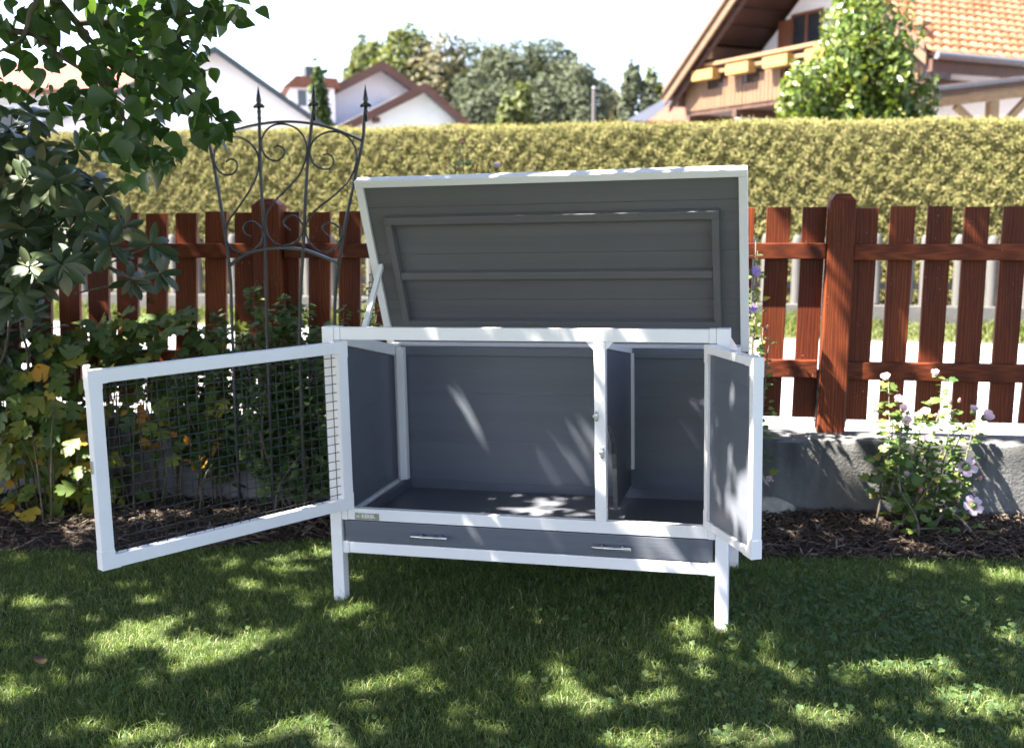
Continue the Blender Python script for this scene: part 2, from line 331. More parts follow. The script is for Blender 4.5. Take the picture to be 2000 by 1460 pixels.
tag(o, 'brown shredded bark mulch in the bed below the wall', 'mulch', kind='stuff')

# ------------------------------------------------------------------ concrete garden wall
def concrete_mat():
    m, nt, b = newmat('stained_concrete'); L = nt.links.new
    tc = node(nt, 'ShaderNodeTexCoord')
    n1 = node(nt, 'ShaderNodeTexNoise', Scale=6, Detail=8, Roughness=.65); L(tc.outputs['Object'], n1.inputs['Vector'])
    r1 = ramp(nt, [(.3, (.09, .09, .088)), (.7, (.18, .177, .17))]); L(n1.outputs['Fac'], r1.inputs[0])
    mp = node(nt, 'ShaderNodeMapping', Scale=(8, 8, 1.4)); L(tc.outputs['Object'], mp.inputs['Vector'])
    n2 = node(nt, 'ShaderNodeTexNoise', Scale=1.4, Detail=6, Roughness=.6); L(mp.outputs[0], n2.inputs['Vector'])
    sx = node(nt, 'ShaderNodeSeparateXYZ'); L(tc.outputs['Object'], sx.inputs[0])
    hz = node(nt, 'ShaderNodeMapRange', **{'From Min': .05, 'From Max': .36, 'To Min': -.12, 'To Max': .2}); L(sx.outputs['Z'], hz.inputs[0])
    ad = node(nt, 'ShaderNodeMath', _operation='ADD'); L(n2.outputs['Fac'], ad.inputs[0]); L(hz.outputs[0], ad.inputs[1])
    r2 = ramp(nt, [(.44, (0, 0, 0)), (.72, (1, 1, 1))]); L(ad.outputs[0], r2.inputs[0])
    gn = node(nt, 'ShaderNodeNewGeometry'); sn = node(nt, 'ShaderNodeSeparateXYZ'); L(gn.outputs['True Normal'], sn.inputs[0])
    lt = node(nt, 'ShaderNodeMath', _operation='LESS_THAN'); L(sn.outputs['Z'], lt.inputs[0]); lt.inputs[1].default_value = .6
    mu = node(nt, 'ShaderNodeMath', _operation='MULTIPLY'); L(r2.outputs[0], mu.inputs[0]); L(lt.outputs[0], mu.inputs[1])
    m2 = node(nt, 'ShaderNodeMath', _operation='MULTIPLY'); L(mu.outputs[0], m2.inputs[0]); m2.inputs[1].default_value = .85
    mx = node(nt, 'ShaderNodeMix', _data_type='RGBA'); L(m2.outputs[0], mx.inputs[0]); L(r1.outputs[0], mx.inputs[6]); mx.inputs[7].default_value = (.05, .049, .046, 1)
    vo = node(nt, 'ShaderNodeTexVoronoi', Scale=70); L(tc.outputs['Object'], vo.inputs['Vector'])
    rp = ramp(nt, [(.08, (.15, .15, .15)), (.16, (1, 1, 1))]); L(vo.outputs['Distance'], rp.inputs[0])
    pm = node(nt, 'ShaderNodeMix', _data_type='RGBA'); pm.blend_type = 'MULTIPLY'; pm.inputs[0].default_value = .5; L(mx.outputs[2], pm.inputs[6]); L(rp.outputs[0], pm.inputs[7])
    L(pm.outputs[2], b.inputs['Base Color']); b.inputs['Roughness'].default_value = .9; b.inputs['Specular IOR Level'].default_value = .25
    n3 = node(nt, 'ShaderNodeTexNoise', Scale=90, Detail=6); L(tc.outputs['Object'], n3.inputs['Vector'])
    mm = node(nt, 'ShaderNodeMath', _operation='MULTIPLY'); L(n3.outputs['Fac'], mm.inputs[0]); L(rp.outputs[0], mm.inputs[1])
    bp = node(nt, 'ShaderNodeBump', Strength=.6, Distance=.006); L(mm.outputs[0], bp.inputs['Height']); L(bp.outputs[0], b.inputs['Normal'])
    return m
M['concrete'] = concrete_mat()
WT = .352
wv_, wf_ = [], []
xs = np.linspace(-6, 6, 241); prof = [(0, -.3), (0, .0), (0, .1), (0, .2), (0, .29), (.0, WT - .018), (.007, WT - .006), (.02, WT), (.1, WT + .003), (.19, WT), (.2, WT - .01), (.2, -.3)]
for x in xs:
    for k, (dy, z) in enumerate(prof):
        j = .0015 * math.sin(x * 17 + z * 31) + .001 * math.sin(x * 41 + z * 11 + 2) + (.002 * math.sin(x * 61) * math.sin(x * 23 + 1) if 4 < k < 8 else 0)
        wv_.append((x, WY(x) + dy + (j if k < 8 else 0), z + (.003 * math.sin(x * 29) + .002 * math.sin(x * 71) if k in (6, 7, 8) else 0)))
q = len(prof)
for i in range(len(xs) - 1):
    for j in range(q - 1): wf_.append((i * q + j, (i + 1) * q + j, (i + 1) * q + j + 1, i * q + j + 1))
wf_ += [tuple(range(q)), tuple((len(xs) - 1) * q + k for k in range(q - 1, -1, -1))]
mb = MB(); mb.v = wv_; mb.f = wf_
wall = tag(mb.build('concrete_wall', M['concrete'], None, 0, True), 'low weathered grey concrete wall with dark stains carrying the brown picket fence', 'wall')
# pale footing lump at the wall foot beside the open solid door
M['mortar'] = noisy('old_mortar', (.26, .24, .2), (.42, .39, .33), 30, .95, .4, 90)
mb = MB(); k = 9; ring = []
for j in range(5):
    for i in range(14):
        a = 2 * math.pi * i / 14; rr = math.cos(j / 4.2 * math.pi / 2) * (1 + .12 * math.sin(a * 3 + j)); ring.append((.115 * rr * math.cos(a), .05 * rr * math.sin(a), .085 * math.sin(j / 4 * math.pi / 2) + .006 * math.sin(a * 5)))
mb.add(ring, [(j * 14 + i, j * 14 + (i + 1) % 14, (j + 1) * 14 + (i + 1) % 14, (j + 1) * 14 + i) for j in range(4) for i in range(14)] + [tuple(4 * 14 + i for i in range(14))])
o = mb.build('stone', M['mortar'], None, 0, True); o.location = (.74, WY(.74) - .02, .02)
tag(o, 'rounded pale stone at the foot of the concrete wall beside the solid door', 'stone')

# ------------------------------------------------------------------ red-brown picket fence on the wall
FY, FM = 1.36, .1                                  # front of the rails: Y = 1.36 + 0.1 X
FA = math.atan(FM)
fence = tag(empty('picket_fence', (0, FY, 0), (0, 0, FA)), 'red-brown stained wooden picket fence on the concrete wall behind the hutch', 'fence')
ca = math.cos(FA)
def fx(P): return P[0] / ca                         # position along the fence
def picket(t0, t1, b0, b1, ztop, zbot):             # edges along the fence at top and at bottom
    o = MB().hexa([(b0, .047, zbot), (b1, .047, zbot), (b1, .068, zbot), (b0, .068, zbot)], [(t0, .047, ztop), (t1, .047, ztop), (t1, .068, ztop), (t0, .068, ztop)]).build('picket', M['fence'], fence, .002)
    return o
def pk(u, v): return fx(on_y(u, v, FY + .047, FM))
seen = []
for tl, tr, bl, br in ((1430, 1477, 1417, 1463), (1501, 1548, 1486.6, 1532), (1571, 1618, 1555, 1600), (1673, 1719.5, 1657, 1702), (1743, 1792, 1725, 1772), (1816, 1864, 1796, 1844.6), (1888, 1937, 1868, 1917), (1964, 2014, 1941, 1990)):
    seen.append([pk(tl, 403), pk(tr, 403), pk(bl, 700), pk(br, 700), 1.292])
for tl, tr, bl, br in ((-1, 40, 0, 40), (57, 98, 62, 102), (112, 154, 118, 158), (169, 211, 175, 214), (227, 270, 230.5, 271), (286, 327, 287.5, 327), (344, 385, 344.5, 385), (402, 444, 402, 443), (460, 500, 460, 500), (543.5, 586, 543, 585), (605, 646.5, 604, 646), (664, 706, 663, 705)):
    seen.append([pk(tl, 413), pk(tr, 413), pk(bl, 640), pk(br, 640), 1.286])
for s_ in seen:
    t0, t1, b0, b1, zt = s_; zb = .40; f = (zt - zb) / (1.29 - (.66 if b0 > 0 else .76))
    picket(t0, t1, t0 + (b0 - t0) * f, t1 + (b1 - t1) * f, zt + random.uniform(-.004, .004), zb + random.uniform(-.006, .006))
xr = max(s_[1] for s_ in seen); xl = min(s_[0] for s_ in seen)
x = seen[19][1] + .055
while x < seen[0][0] - .1:
    picket(x, x + .095, x - .004, x + .091, 1.29, .4); x += .15
for k in range(12):
    picket(xr + .055 + .15 * k, xr + .15 + .15 * k, xr + .01 + .15 * k, xr + .105 + .15 * k, 1.29, .4); picket(xl - .15 - .15 * k, xl - .055 - .15 * k, xl - .15 - .15 * k, xl - .055 - .15 * k, 1.285, .4)
PR0, PR1 = fx(on_y(1622, 385, FY - .02, FM)), fx(on_y(1672.5, 385, FY - .02, FM)); PB0, PB1 = fx(on_y(1595, 847, FY - .02, FM)), fx(on_y(1648, 850, FY - .02, FM))
PL0, PL1 = fx(on_y(489, 395, FY - .02, FM)), fx(on_y(543, 395, FY - .02, FM))
def post(t0, t1, b0, b1, zt):
    y0, y1 = -.022, .08; zb = WT - .001
    mb = MB().hexa([(b0, y0, zb), (b1, y0, zb), (b1, y1, zb), (b0, y1, zb)], [(t0, y0, zt), (t1, y0, zt), (t1, y1, zt), (t0, y1, zt)])
    o = mb.build('post', M['fence'], fence, .004)
    mb = MB(); c = ((t0 + t1) / 2, (y0 + y1) / 2)
    a = .004; mb.hexa([(t0 + a, y0 + a, zt), (t1 - a, y0 + a, zt), (t1 - a, y1 - a, zt), (t0 + a, y1 - a, zt)], [(c[0] - .03, c[1] - .03, zt + .026), (c[0] + .03, c[1] - .03, zt + .026), (c[0] + .03, c[1] + .03, zt + .026), (c[0] - .03, c[1] + .03, zt + .026)])
    mb.build('post_cap', M['fence_h'], o, .004)
    for sx, xx in ((-1, b0), (1, b1)):            # steel foot straps with bolts
        st = MB().hexa([(xx + sx * .001, .01, WT + .02), (xx + sx * .007, .01, WT + .02), (xx + sx * .007, .055, WT + .02), (xx + sx * .001, .055, WT + .02)],
                       [(xx + sx * .001 + (t0 - b0) * .27, .01, WT + .26), (xx + sx * .007 + (t0 - b0) * .27, .01, WT + .26), (xx + sx * .007 + (t0 - b0) * .27, .055, WT + .26), (xx + sx * .001 + (t0 - b0) * .27, .055, WT + .26)]).build('bracket', M['iron'], o)
        b_ = MB()
        for z in (.05, .23): b_.lathe((xx + sx * .006 + (t0 - b0) * z, .03, WT + z), [(0, .008), (.006, .008), (.008, .004)], 8, (sx, 0, 0))
        b_.build('bolt', M['steel'], o)
    return o
post(PR0, PR1, PB0, PB1, 1.322); post(PL0, PL1, PL0 - .004, PL1 - .004, 1.318)
d = PR0 - PL0
post(PR0 + d, PR1 + d, PR0 + d - .02, PR1 + d - .02, 1.32); post(PL0 - d, PL1 - d, PL0 - d, PL1 - d, 1.318)
PM = [(PL0 - d + .105, PL0 - .008), (PL1 + .008, PB0 - .022 + .02), (PR1 - .004, PR0 + d - .03)]
for i, (a, b_) in enumerate(PM):
    for z0, z1 in ((1.08, 1.146), (.582, .656)):
        if i == 1: bb = b_ + (.012 if z0 > 1 else -.004)
        else: bb = b_
        aa = a + (.006 if i == 2 and z0 > 1 else (-.012 if i == 2 else 0))
        dz = -.004 if i == 2 else 0
        MB().box(aa, bb, 0, .046, z0 + dz, z1 + dz).build('rail', M['fence_h'], fence, .004)

# ------------------------------------------------------------------ across the street: plinth, grey-white pale fence, thuja hedge
M['plinth'] = noisy('plinth_concrete', (0.0680, 0.0664, 0.0632), (0.1000, 0.0976, 0.0928), 5, .9, .2, 60)
M['pale'] = noisy('weathered_white_pale', (0.0663, 0.0624, 0.0585), (0.1170, 0.1108, 0.1037), 9, .8, .2, 40, stretch=(1, 1, .1))
pl = box('plinth_wall', M['plinth'], None, -20, 14, 8.62, 8.78, .05, .31, .012)
tag(pl, 'low pale concrete plinth across the street below the grey-white paling', 'wall')
pf = tag(empty('pale_fence', (0, 8.70, .31)), 'grey-white fence of half-round pales across the street before the hedge', 'fence')
mb = MB(); hw = .052
prof2 = [(-hw, .02), (-hw, .0), (-hw * .8, -.02), (-hw * .4, -.033), (0, -.037), (hw * .4, -.033), (hw * .8, -.02), (hw, 0), (hw, .02)]
n2 = len(prof2); vs = []
for z, s_ in ((.0, 1), (.66, 1), (.70, .85), (.73, .5)):
    vs += [(x * s_, y * (1 if s_ == 1 else s_), z) for x, y in prof2]
mb.add(vs, [(j * n2 + i, j * n2 + (i + 1) % n2, (j + 1) * n2 + (i + 1) % n2, (j + 1) * n2 + i) for j in range(3) for i in range(n2)] + [tuple(range(n2)), tuple(3 * n2 + i for i in range(n2))])
pme = mb.mesh('pale', 0, False); pme.materials.append(M['pale'])
x = -10.6; k = 0
while x < 5.2:
    o = link_mesh('pale', pme, None, pf); o.location = (x, random.uniform(-.006, .006), random.uniform(-.012, .02)); o.rotation_euler = (0, random.uniform(-.012, .012), random.uniform(-.05, .05)); x += .163 + random.uniform(-.008, .008)
for z in (.16, .54): MB().box(-10.8, 5.4, .022, .06, z, z + .07).build('rail', M['pale'], pf, .004)

M['hedge_core'] = noisy('hedge_inner_twigs', (0.0532, 0.0494, 0.0182), (0.0836, 0.0760, 0.0304), 20, .95)
M['hedge'] = leafy('thuja_sprays', [(0, (0.1141, 0.1190, 0.0380)), (.3, (0.1435, 0.1437, 0.0491)), (.6, (0.1767, 0.1651, 0.0618)), (.85, (0.2061, 0.1844, 0.0776)), (1, (0.2282, 0.1766, 0.0870))], .75, .25, (1.15, 1.1, .6), .1, hue_noise=1.3)
hedge = tag(empty('hedge', (0, 9.3, .25)), 'long clipped yellow-green thuja hedge across the street', 'hedge')
HX0, HX1, HD = -12.5, 6.5, .9
def htop(x): return np.interp(x, [-12, -9.5, -4.4, 1, 3.1, 7], [2.13, 2.11, 2.07, 2.02, 1.98, 1.93]) + .010 * np.sin(x * 3.3) + .007 * np.sin(x * 9.1)
hx = np.linspace(HX0, HX1, 60)
cv = []; 
for x in hx: 
    t = float(htop(x)) - .05
    cv += [(x, .07, 0), (x, .05, t * .5), (x, .08, t), (x, HD - .08, t), (x, HD - .05, 0)]
cf = [(i * 5 + j, (i + 1) * 5 + j, (i + 1) * 5 + j + 1, i * 5 + j + 1) for i in range(len(hx) - 1) for j in range(4)]
mb = MB(); mb.v = cv; mb.f = cf + [(0, 1, 2, 3, 4), tuple((len(hx) - 1) * 5 + k for k in (4, 3, 2, 1, 0))]
tag(mb.build('hedge_core', M['hedge_core'], hedge))
n = 300000
x = rng.uniform(HX0, HX1, n); top = rng.random(n) < .2; t = htop(x)
z = np.where(top, t + rng.normal(0, .018, n), t * rng.random(n) ** .85); y = np.where(top, rng.uniform(0, HD, n), rng.normal(0, .02, n))
lump = .015 * np.sin(x * 5.3 + 2 * np.sin(z * 4)) * np.sin(z * 6.1 + x) + .014 * np.sin(x * 13 + z * 9) * np.sin(z * 17 - x * 5) + .02 * np.sin(x * 31 + 3 * z) * np.sin(z * 29)
y = np.where(top, y, y + lump)
nrm = np.stack([rng.normal(-.35, .4, n), np.where(top, rng.normal(-.2, .5, n), -1 + rng.normal(0, .3, n)), np.where(top, 1., rng.normal(.45, .45, n))], 1)
A = axes_from_normal(nrm, rng.uniform(0, 6.3, n)) * np.stack([rng.uniform(.009, .020, n), rng.uniform(.005, .009, n), np.full(n, .02)], 1)[:, None, :]
spr = (np.array([(-.8, -.5, 0), (-.9, .4, -.1), (0, -.9, .15), (.1, .9, -.1), (1, -.3, 0), (.9, .45, .2)]), np.array([(0, 2, 1), (1, 2, 3), (2, 4, 3), (3, 4, 5)]))
o = link_mesh('foliage', join_leaves('hedge_foliage', [spr], np.zeros(n, int), A, np.stack([x, y, z], 1), False), M['hedge'], hedge); o['kind'] = 'stuff'

# ------------------------------------------------------------------ houses beyond the hedge
M['render_w'] = noisy('white_house_render', (.78, .74, .80), (.84, .80, .85), 3, .9, .05, 80)
M['render_p'] = noisy('pale_pinkish_render', (.70, .65, .67), (.76, .71, .73), 3, .9, .05, 80)
M['render_g'] = noisy('pale_green_white_render', (.70, .74, .74), (.76, .79, .79), 3, .9, .05, 80)
M['verge_dark'] = noisy('anthracite_verge_board', (.035, .045, .05), (.06, .07, .075), 8, .6)
M['brown_board'] = noisy('brown_barge_board', (.075, .035, .022), (.12, .055, .035), 12, .6, stretch=(.2, 1, 1))
M['roof_grey'] = noisy('weathered_grey_roof', (0.0975, 0.0975, 0.1087), (0.1500, 0.1500, 0.1613), 6, .6)
M['roof_red'] = noisy('red_clay_roof', (0.1260, 0.0420, 0.0210), (0.1750, 0.0665, 0.0350), 7, .75)
M['tile'] = leafy('orange_clay_tiles', [(0, (0.2516, 0.0912, 0.0409)), (.5, (0.3145, 0.1258, 0.0598)), (1, (0.3648, 0.1698, 0.0944))], .7, 0, spec=.3)
M['soffit'] = noisy('dark_brown_soffit_boards', (.035, .016, .013), (.065, .03, .022), 6, .6, .1, 30, stretch=(8, .4, 1))
M['larch'] = noisy('sun_bleached_larch', (0.1051, 0.0546, 0.0283), (0.1698, 0.0971, 0.0526), 9, .6, .1, 40, stretch=(3, 3, .3))
M['larch_h'] = noisy('oiled_larch_beam', (0.1734, 0.0969, 0.0459), (0.2550, 0.1581, 0.0765), 7, .55, .1, 40, stretch=(.3, 2, 2))
M['flowerbox'] = noisy('yellow_wooden_flower_box', (0.2574, 0.1390, 0.0393), (0.3182, 0.1854, 0.0590), 9, .5, stretch=(.4, 2, 2))
M['darkwood'] = noisy('dark_stained_timber', (.05, .025, .017), (.09, .045, .03), 9, .6, .1, 30, stretch=(2, 2, .3))
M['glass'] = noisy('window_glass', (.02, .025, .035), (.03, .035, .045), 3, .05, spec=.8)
M['shutter'] = noisy('red_brown_shutter', (.14, .05, .028), (.2, .075, .04), 14, .5, stretch=(1, 1, .2))
M['barge'] = noisy('weathered_barge_board', (0.0960, 0.0570, 0.0330), (0.1560, 0.0960, 0.0570), 9, .6, stretch=(.3, 2, 2))
M['zinc'] = noisy('zinc_gutter', (.10, .10, .11), (.15, .15, .16), 20, .5, metal=.2)

def roof_slab(name, parent, mat, x_eave, z_eave, x_ridge, z_ridge, y0, y1, th=.16):
    d = np.array([x_ridge - x_eave, z_ridge - z_eave]); nn = np.array([-d[1], d[0]]) / np.linalg.norm(d)
    if nn[1] < 0: nn = -nn
    return MB().prism([(x_eave, z_eave), (x_ridge, z_ridge), (x_ridge + 0 * nn[0], z_ridge + th), (x_eave + nn[0] * th, z_eave + nn[1] * th)], 1, y0, y1).build(name, mat, parent)
def gable_house(name, label, cat, loc, rz, wL, wR, zap, sL, sR, depth, wallmat, vergemat, roofmat, over=.35, board=.2, group=None):
    """gable towards -Y; apex at x = 0, wall runs wL to the left and wR to the right, roof slopes sL and sR"""
    h = tag(empty(name, loc, (0, 0, rz)), label, cat, group)
    zl, zr = zap - sL * wL, zap - sR * wR
    MB().prism([(-wL, 0), (wR, 0), (wR, zr), (0, zap), (-wL, zl)], 1, 0, depth).build('wall', wallmat, h)
    e = .45
    rl = roof_slab('roof', h, roofmat, -wL - e, zap - sL * (wL + e) + .01, 0, zap + .01, -over, depth + over, board * .6)
    rr = roof_slab('roof', h, roofmat, wR + e, zap - sR * (wR + e) + .01, 0, zap + .01, -over, depth + over, board * .6)
    for s, sl, ww, ro in ((-1, sL, wL, rl), (1, sR, wR, rr)):
        xe = s * (ww + e); ze = zap - sl * (ww + e)
        MB().prism([(xe, ze - board * .45), (0, zap - board * .45), (0, zap + board * .75), (xe, ze + board * .75)], 1, -over - .05, -over - .005).build('barge_board', vergemat, ro)
    return h
def purlins(h, pts, y0, y1, mat, s=.09):
    for x, z in pts: MB().box(x - s, x + s, y0, y1, z - s, z + s).build('purlin', mat, h, .01)
def window(h, x0, x1, z0, z1, y, frame, glass, bars=1):
    wnd = MB().box(x0, x1, y - .03, y + .01, z0, z1).build('window', glass, h)
    mb = MB(); t = .07
    mb.box(x0 - t, x1 + t, y - .06, y - .031, z1, z1 + t).box(x0 - t, x1 + t, y - .06, y - .031, z0 - t, z0).box(x0 - t, x0, y - .06, y - .031, z0, z1).box(x1, x1 + t, y - .06, y - .031, z0, z1)
    for k in range(bars): xm = x0 + (x1 - x0) * (k + 1) / (bars + 1); mb.box(xm - .04, xm + .04, y - .055, y - .031, z0, z1)
    mb.build('frame', frame, wnd)
    return wnd
# white house, anthracite verge, at the left
p = at(418, 97, 22.)
h = gable_house('house', 'white rendered house with plain gable and anthracite verge left of the trellis', 'house', (p[0], p[1], -.2), math.radians(33), 6.6, 5.2, p[2] + .2 - .06, .47, .69, 9, M['render_w'], M['verge_dark'], M['verge_dark'], .3, .11)
# brown-verged houses: two gables
p = at(738, 127, 40.)
h = gable_house('house', 'pinkish white house with brown barge boards and chimney behind the lower gable', 'house', (p[0], p[1], -.2), math.radians(36), 3.6, 3.6, p[2] + .2 - .15, .52, .62, 9, M['render_p'], M['brown_board'], M['roof_grey'], .7, .3)
purlins(h, [(-1.9, p[2] - 1.2), (1.6, p[2] - 1.2)], -.6, 0, M['brown_board'])
MB().box(-2.3, -1.7, 2.2, 2.9, p[2] - .9, p[2] + .35).build('chimney', M['verge_dark'], h, .03)
window(h, -2.9, -2.3, p[2] - 2.9, p[2] - 1.9, 0, M['brown_board'], M['glass'], 0)
q = at(822, 170, 36.)
h = gable_house('house', 'pale green white gable with brown barge boards in front of the pinkish house', 'house', (q[0], q[1], -.2), math.radians(34), 3.1, 2.2, q[2] + .2 - .12, .50, .82, 8, M['render_g'], M['brown_board'], M['roof_grey'], .6, .26)
purlins(h, [(-1.6, q[2] - .95), (1.15, q[2] - 1.1)], -.5, 0, M['brown_board'], .08)
# small dormer with tiled roof between them
p = at(592, 165, 38.)
d = tag(empty('dormer_house', (p[0], p[1], 0), (0, 0, math.radians(30))), 'small house end with red tiled roof above the white verge', 'house')
MB().box(-.45, 1.1, 0, 4, 0, p[2] - .05).build('wall', M['render_p'], d)
MB().prism([(-.7, p[2] - .12), (1.3, p[2] - .12), (1.2, p[2] + .22), (-.25, p[2] + .28)], 1, -.2, 4.2).build('roof', M['roof_red'], d)
MB().box(-.2, .1, -.02, .02, p[2] - .75, p[2] - .2).build('window', M['glass'], d)
# low house right of the pines: grey panels and orange tiles
p = at(1290, 300, 42.)
d = tag(empty('house', (p[0], p[1], 0)), 'low house with grey solar roof and orange tiles left of the wooden balcony', 'house')
def rel(u, v, dp): return at(u, v, dp) - np.array([p[0], p[1], 0])
def slab(name, mat, q_): MB().hexa([x - np.array([0, 0, .12]) for x in q_], q_).build(name, mat, d)
M['solar'] = noisy('solar_panel_roof', (.035, .037, .045), (.05, .052, .06), 6, .5)
slab('solar_roof', M['solar'], [rel(1222, 236, 40), rel(1264, 236, 40), rel(1325, 190, 45), rel(1302, 190, 45)])
slab('tiled_roof', M['roof_red'], [rel(1265, 236, 40), rel(1345, 236, 40), rel(1345, 190, 45), rel(1326, 190, 45)])
q_ = [rel(1228, 240, 40.5), rel(1345, 240, 40.5), rel(1345, 240, 45), rel(1300, 240, 45)]
MB().hexa([x * (1, 1, 0) for x in q_], q_).build('wall', M['render_w'], d)
# red roofed house seen through the leaves at the far left
p = at(50, 108, 26.)
d = tag(empty('house', (p[0] - 1.2, p[1], 0), (0, 0, math.radians(20))), 'white house with red tiled roof glimpsed through the leaves at far left', 'house')
MB().box(-4, 3.2, 0, 5, 0, p[2] - .9).build('wall', M['render_w'], d)
MB().hexa([(-4.5, -.5, p[2] - .95), (3.6, -.5, p[2] - .95), (3.2, 2.5, p[2] + .0), (-4.5, 2.5, p[2] + .1)], [(-4.5, -.5, p[2] - .8), (3.6, -.5, p[2] - .8), (3.2, 2.5, p[2] + .15), (-4.5, 2.5, p[2] + .25)]).build('roof', M['roof_red'], d)
for x0 in (-2.6, .2): window(d, x0, x0 + 1, p[2] - 2.3, p[2] - 1.2, 0, M['render_w'], M['glass'], 1)

# chalet with wooden balcony, right
CK = np.array([3.077, 18.786]); CRZ = math.radians(-47.46); ZE = 4.172; CW = 8.28; SL = .776; ZR = ZE + SL * CW / 2
ch = tag(empty('chalet', (CK[0], CK[1], 0), (0, 0, CRZ)), 'white chalet with dark timber eaves, wooden balcony and orange tiled roof', 'house')
MB().prism([(-7.4, 0), (-.9, 0), (-.9, ZE + SL * .9 - .22), (-CW / 2, ZR - .22), (-7.4, ZE + SL * .88 - .22)], 1, 1.7, 10.2).build('wall', M['render_w'], ch)
# roof: soffit slabs, barge boards, tiles
sl_ = roof_slab('roof_deck', ch, M['soffit'], -CW, ZE - .06, -CW / 2, ZR - .06, .02, 10.8, .12); sr_ = roof_slab('roof_deck', ch, M['soffit'], 0, ZE - .06, -CW / 2, ZR - .06, .02, 10.8, .12)
for s, x0, ro in ((-1, -CW, sl_), (1, 0, sr_)):
    MB().prism([(x0, ZE - .17), (-CW / 2, ZR - .17), (-CW / 2, ZR + .12), (x0, ZE + .12)], 1, -.05, .015).build('barge_board', M['barge'], ro)
    MB().prism([(x0, ZE + .1), (-CW / 2, ZR + .1), (-CW / 2, ZR + .2), (x0, ZE + .2)], 1, -.11, -.052).build('verge_trim', M['barge'], ro)
    MB().prism([(x0, ZE - .34), (-CW / 2, ZR - .34), (-CW / 2, ZR - .19), (x0, ZE - .19)], 1, .10, .16).build('inner_barge_board', M['soffit'], ro)
# soffit board strips and purlins
for k in range(9):
    t = .35 + k * .43; x0 = -CW + t
    MB().beam((x0, .05, ZE + SL * t - .10), (x0, 1.69, ZE + SL * t - .10), .03, .05).build('soffit_batten', M['soffit'], sl_)
for x0, z0 in ((-CW + 1.55, ZE + SL * 1.55 - .28), (-CW + .22, ZE + SL * .22 - .26), (-1.0, ZE + SL * 1.0 - .28), (-CW / 2, ZR - .32)):
    pr = MB().box(x0 - .11, x0 + .11, .18, 1.7, z0 - .14, z0 + .14).build('purlin', M['darkwood'], ch, .01)
    MB().box(x0 - .11, x0 + .11, .14, .178, z0 - .14, z0 + .14).build('purlin_end', M['larch'], pr, .01)
# clay tiles on the near slope: rows of S-shaped tiles with real steps
def tile_slope(name, parent, x_e, z_e, x_r, z_r, y0, y1, rows, cols):
    d = np.array([x_r - x_e, z_r - z_e]); Ln = np.linalg.norm(d); d /= Ln; nn = np.array([d[1], -d[0]]); nn = nn if nn[1] > 0 else -nn
    prof = [0, .035, .05, .035, 0, -.008, -.01, -.008]; V = []; F = []
    for r_ in range(rows):
        for c in range(cols):
            b = len(V); w_ = (y1 - y0) / cols
            for e_, lift in ((0, .05), (1.06, .012)):
                s = (r_ + e_) / rows * Ln
                for k in range(9):
                    q_ = prof[k % 8] + lift + .02; P = np.array([x_e, z_e]) + d * s + nn * q_; V.append((P[0], y0 + (c + k / 8) * w_, P[1]))
            for k in range(8): F += [(b + k, b + k + 1, b + 9 + k + 1), (b + k, b + 9 + k + 1, b + 9 + k)]
            bb = len(V)
            for k in range(9):
                P = np.array([x_e, z_e]) + d * (r_ / rows * Ln); V.append((P[0], y0 + (c + k / 8) * w_, P[1]))
            for k in range(8): F += [(b + k + 1, b + k, bb + k), (b + k + 1, bb + k, bb + k + 1)]
    o = link_mesh(name, np_mesh(name, np.array(V), np.array(F)), M['tile'], parent); o['kind'] = 'stuff'; return o
tile_slope('roof_tiles', sr_, .12, ZE - .02, -CW / 2, ZR + .08, -.04, 10.8, 19, 44)
tile_slope('roof_tiles', sl_, -CW - .12, ZE - .02, -CW / 2, ZR + .08, -.04, 10.8, 16, 30)
MB().tube([(.2, 0, ZE - .02), (.2, 10.8, ZE - .04)], .075, 10).build('gutter', M['zinc'], sr_)
MB().box(-.02, .1, .02, 10.8, ZE - .30, ZE - .07).build('fascia', M['darkwood'], sr_)
for k in range(16):                                  # line of snow hooks running up the roof
    t = .25 + k * .23; MB().box(-t - .05, -t + .05, 4.75 + t * .12, 4.83 + t * .12, ZE + SL * t + .1, ZE + SL * t + .24).build('snow_hook', M['darkwood'], sr_)
MB().beam((.02, 6.1, ZE + .12), (-CW / 2, 6.1, ZR + .2), .10, .06).build('lightning_strip', M['zinc'], sr_)
for k in range(9):                                   # rafter ends under the eave
    MB().beam((.04, .9 + k * 1.05, ZE - .10), (-.92, .9 + k * 1.05, ZE + SL * .9 - .14), .12, .16).build('rafter', M['darkwood'], sr_)
# balcony
bal = MB().box(-7.9, -.35, .36, 1.69, 3.70, 3.82).build('balcony', M['darkwood'], ch)
bw = (7.9 - .35) / 58
bme = MB().box(0, bw - .018, 0, .028, 0, .80).mesh('board', .004); bme.materials.append(M['larch'])
slots = [(-6.95, -6.25), (-5.65, -4.95), (-4.35, -3.65), (-3.0, -2.3), (-1.7, -1.0)]
bms = MB().box(0, bw - .018, 0, .028, 0, .47).mesh('short_board', .004); bms.materials.append(M['larch'])
for k in range(58):
    x = -7.9 + k * bw; sh = any(a - .02 < x + bw / 2 < b_ for a, b_ in slots)
    o = link_mesh('board', bms if sh else bme, None, bal); o.location = (x, .33 + random.uniform(-.006, .006), 3.80)
for a, b_ in slots:
    mb = MB()
    for k in range(7): xx = a + (b_ - a) * (k + .5) / 7; mb.box(xx - .016, xx + .016, .37, .395, 4.27, 4.6)
    mb.build('baluster', M['darkwood'], bal)
    MB().box(a - .35, b_ - .25, .06, .32, 4.48, 4.72).build('flower_box', M['flowerbox'], bal, .01)
    MB().box(a - .1, b_, .5, .52, 4.24, 4.6).build('balcony_lining', M['glass'], bal)
